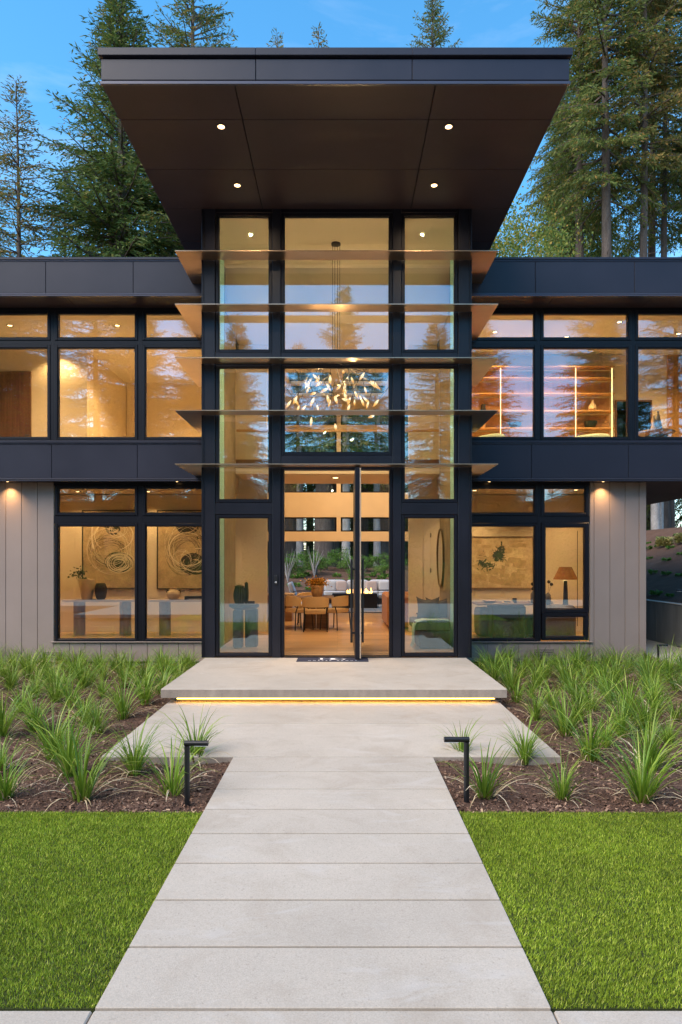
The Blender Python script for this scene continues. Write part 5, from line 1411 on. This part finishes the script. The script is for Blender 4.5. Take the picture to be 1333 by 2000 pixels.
# ------------------------------------------------------------------ office
def inkC(mb):
    blots(mb, .02, .18, .11, .12, 110, 21, 1.0); blots(mb, -.28, -.06, .15, .07, 70, 22, .8); blots(mb, -.1, .1, .35, .2, 30, 23, .35)
def washC(mb):
    r = random.Random(78)
    for k in range(60):
        x, z = r.uniform(-.6, .6), r.uniform(-.5, .5); w_, h_ = r.uniform(.02, .18), r.uniform(.01, .10); yy = -.0206 - .000008 * k
        mb.add([(x - w_, yy, z - h_ * .6), (x + w_ * .8, yy, z - h_), (x + w_, yy, z + h_ * .7), (x - w_ * .7, yy, z + h_)], [(0, 1, 2, 3)])
M['wash'] = mat('ochre_wash', (.50, .37, .21), .9, var=.25, vscale=9)
painting('wide cream painting with two dark green blots in the office', PX(905, dP), PX(1041, dP), PZ(1148, dP), PZ(1049, dP), YP, (('wash_strokes', 'wash', washC), ('dark_blots', 'inkgreen', inkC)), 'canvas_pale', 'walnut', .012)
dO = 14.3
dk = thing('desk', 'desk with thin overhanging top on one broad dark slab base', 'desk', (PX(992, dO), PY(dO), 0))
MB().box(-.69, .75, -.25, .55, .70, .735, .012).build('top', 'tablewood', dk)
MB().box(-.36, .35, -.18, .40, 0, .70, .05).build('base', 'tablemat', dk)
for k, (x_, lab) in enumerate(((953, 'low dark rounded chair at the painting end of the desk'), (1048, 'low dark rounded chair between desk and window post'))):
    c_ = thing('tub_chair', lab, 'chair', (PX(x_, 14.9), PY(14.75), 0))
    MB().soft(-.28, .28, -.28, .3, .0, .46, .3).build('seat', 'fabric_grey', c_, True)
    MB().soft(-.28 if k == 0 else .0, 0.0 if k == 0 else .28, -.28, .3, .1, .62 + .15 * k, .3).build('backrest', 'fabric_grey', c_, True)
bw = tag(MB().lathe([(.05, 0), (.10, .01), (.155, .05), (.165, .06), (.13, .05), (.05, .025)], n=18).build('bowl', 'fabric_blush', None, True, (PX(957, dO), PY(dO), .736)), 'shallow scalloped pale bowl on the end of the desk', 'bowl')
tag(MB().lathe([(.04, 0), (.044, .01), (.046, .10), (.038, .10), (.036, .02)], n=16).build('mug', 'black', None, True, (PX(1006, dO), PY(dO), .736)), 'black mug standing on the desk', 'mug')
tag(MB().box(-.14, .10, -.1, .1, 0, .018, .003).build('book', 'ceramic', None, False, (PX(993, dO), PY(dO), .736)), 'flat pale notebook beside the mug on the desk', 'book')
tag(MB().box(-.06, .05, -.08, .08, 0, .016, .003).build('book', 'black', None, False, (PX(992, dO), PY(dO), .755)), 'small black notebook lying on the pale one', 'book')
tag(MB().box(-.10, .12, -.1, .1, 0, .05, .003).build('book', 'palewood', None, False, (PX(1044, dO), PY(dO), .736)), 'stack like thick pale book at the window post end of the desk', 'book')
cr = thing('credenza', 'grey upholstered rounded credenza carrying the table lamp', 'credenza', (PX(1095, 14.2), PY(14.2), 0))
MB().box(-.42, .28, -.2, .3, 0, .70, .06).build('body', 'fabric_grey', cr)
lp = thing('table_lamp', 'table lamp with rust coloured cone shade on tapered dark column', 'lamp', (PX(1107, 14.2), PY(14.25), .70))
MB().tube([(0, 0, 0), (0, 0, .50)], [.058, .036], 8).build('column', 'black', lp)
MB().lathe([(.25, .53), (.125, .79)], n=28).build('lamp_shade_inner', 'shade', lp, True) if False else None
v, f = [], []
for r_, z_ in ((.25, .53), (.125, .79)):
    for i in range(28): a = 2 * pi * i / 28; v.append((r_ * cos(a), r_ * sin(a), z_))
for i in range(28): f.append((i, (i + 1) % 28, 28 + (i + 1) % 28, 28 + i))
MB().add(v, f).build('shade', 'shade', lp, True)
MB().lathe([(.012, .56), (.03, .60), (.03, .64), (.004, .67)], n=12).build('bulb', 'lampglow', lp, True)
point(lp, (0, 0, .50), 5, (1, .62, .28), .05)
for k, (x_, lab) in enumerate(((1039, 'slim dark vase with round black pods behind the window post'), (1071, 'grey vase with round black pods on the credenza'))):
    w_ = thing('vase', lab, 'vase', (PX(x_ + (0 if k else 4), 14.2), PY(14.2), .735 if k == 0 else .70))
    MB().lathe([(.05, 0), (.065, .06), (.06, .2), (.03, .24), (.025, .25)], n=16).build('body', 'greystone', w_, True)
    for dx, zz in ((.02, .48), (.075, .43)) if k else ((-.02, .40), (-.012, .30)):
        MB().tube([(0, 0, .2), (dx, 0, zz)], .003, 4).build('stem', 'sprig', w_)
        MB().soft(dx - .036, dx + .036, -.036, .036, zz - .036, zz + .036, 1.0, 8).build('pod', 'darkvase', w_, True)
bx('wall_panel_trim', PX(1128, dP), PX(1129.2, dP), YI - .006, YI - .0005, .13, 2.3, 'black', house, 0)

# ------------------------------------------------------------------ library upstairs
YS = YI + .34
dS = YS + CAMD - .15
bs = thing('bookcase', 'built in oak bookcase with glowing vertical light strips upstairs', 'bookcase', (0, YS, 3.5))
xa, xb = 2.56, PX(1196, dS)
MB().box(xa, xb, -.02, 0, 0, 2.60).build('back_panel', 'oakshelf', bs)
for z_ in (0.02, .33, .74, 1.15, 1.545, 1.94, 2.30, 2.56): bx('shelf', xa, xb, -.32, -.021, z_ - .012 + .0, z_ + .016, 'oakshelf', bs, .003)
ups = [xa, PX(975, dS), PX(1050, dS), PX(1120, dS), PX(1190, dS)]
for x_ in ups: bx('upright', x_ - .012, x_ + .012, -.33, -.322, 0, 2.58, 'oakshelf', bs, .002)
for x_ in ups[1:]: bx('light_strip', x_ - .008, x_ + .008, -.337, -.331, .05, 2.52, 'shelfglow', bs, 0)
for z_ in (.74, 1.15, 1.545, 1.94, 2.30, 2.56): bx('shelf_light', xa + .02, xb - .02, -.045, -.022, z_ - .022, z_ - .0125, 'shelfglow_dim', bs, 0)
def onshelf(name, label, cat, px_, z_, prof, m, n=20):
    t = MB().lathe(prof, n=n).build(name, m, None, True, (PX(px_, dS), YS - .18, 3.5 + z_ + .017)); return tag(t, label, cat)
onshelf('vase', 'cream faceted bottle vase on the upper bookcase shelf', 'vase', 1157, 1.545, [(.06, 0), (.10, .05), (.09, .12), (.035, .20), (.03, .26), (.02, .26)], 'ceramic', 8)
onshelf('bowl', 'black bowl on the middle bookcase shelf', 'bowl', 1153, 1.15, [(.05, 0), (.11, .03), (.145, .11), (.15, .16), (.135, .16), (.06, .05)], 'black')
onshelf('bowl', 'squat cream bowl on the lower bookcase shelf', 'bowl', 1155, .74, [(.06, .0), (.07, .03), (.13, .05), (.14, .12), (.10, .13), (.09, .08)], 'ceramic')
onshelf('vase', 'dark ribbed vase on the lowest visible bookcase shelf', 'vase', 1149, .33, [(.09, 0), (.105, .12), (.10, .24), (.05, .30), (.055, .33), (.04, .33)], 'darkvase', 12)
onshelf('bowl', 'dark oval bowl near the bookcase middle', 'bowl', 1006, 1.15, [(.05, 0), (.10, .03), (.14, .09), (.15, .13), (.12, .12)], 'darkvase')
onshelf('vase', 'round handled cream urn on the bookcase beside the tower', 'vase', 941, 1.15, [(.05, 0), (.09, .05), (.10, .14), (.06, .20), (.08, .23), (.06, .23)], 'ceramic')
onshelf('sculpture', 'dark ring sculpture on the bookcase beside the tower', 'sculpture', 944, 1.545, [(.04, 0), (.06, .04), (.055, .14), (.02, .18)], 'darkvase')
def lsofa(label, x0, x1, flip):
    t = thing('sofa', label, 'sofa', ((x0 + x1) / 2, PY(14.1), 3.5))
    n = 20; L = x1 - x0; v, f = [], []
    for i in range(n + 1):
        u = i / n; uu = u if not flip else 1 - u
        h = .50 + .20 * sin(min(1, uu * 1.08) * pi * .60) - (.28 * max(0, uu - .88) / .12 * max(0, uu - .88) / .12)
        for j in range(9):
            a = pi * j / 8; v.append((-L / 2 + u * L, -cos(a) * .16, .05 + (h + .0) * (1 if 0 < j < 8 else 0) * (.78 + .22 * sin(a))))
    for i in range(n):
        for j in range(8): q = i * 9 + j; f.append((q, q + 9, q + 10, q + 1))
    f.append(tuple(range(8, -1, -1))); f.append(tuple(n * 9 + j for j in range(9)))
    MB().add(v, f).build('backrest', 'fabric_sage', t, True)
    MB().soft(-L / 2 + .1, L / 2 - .1, .1, .8, .05, .40, .3).build('seat', 'fabric_sage', t, True)
lsofa('pale sage curved sofa beside the glazed tower upstairs', PX(905, 14.1), PX(992, 14.1), False)
lsofa('pale sage curved sofa in front of the lit bookcase upstairs', PX(1085, 14.1), PX(1198, 14.1), False)
rt = thing('round_table', 'round wood pedestal table holding two sculptural bottles upstairs', 'table', (PX(1282, 13.9), PY(13.9), 3.5))
MB().lathe([(.20, .66), (.34, .70), (.36, .73), (.35, .745), (.01, .75)], n=32).build('top', 'tablewood', rt, True)
MB().lathe([(.22, 0), (.22, .655), (.01, .66)], n=10).build('base', 'tablemat', rt)
tag(MB().lathe([(.06, 0), (.085, .02), (.08, .06), (.03, .30), (.018, .36), (.02, .40), (.012, .40)], n=16).build('bottle', 'greystone', None, True, (PX(1284, 13.9), PY(13.85), 4.25)), 'tall grey tapered bottle on the round table', 'bottle')
tag(MB().lathe([(.03, 0), (.055, .05), (.03, .13), (.045, .20), (.02, .28), (.03, .31), (.005, .33)], n=14).build('figurine', 'ceramic', None, True, (PX(1275, 13.9), PY(13.85), 4.25)), 'small pale twisted figurine beside the grey bottle', 'figurine')
nm = thing('floor_mirror', 'tall dark framed mirror leaning on the upstairs library wall', 'mirror', (PX(1240, dS), YS - .003, 3.5))
MB().box(-.40, .46, -.04, -.002, 0, 1.86, .004).build('frame', 'walnut', nm)
M['darkmirror'] = mat('smoked_mirror', (.20, .17, .14), .05, 1.0)
MB().box(-.36, .42, -.046, -.041, .04, 1.82).build('mirror_glass', 'darkmirror', nm)
bx('wood_panel', PX(1309, dS), 8.0, YS - .06, YS - .002, 3.5, 6.40, 'oakshelf', house, 0)
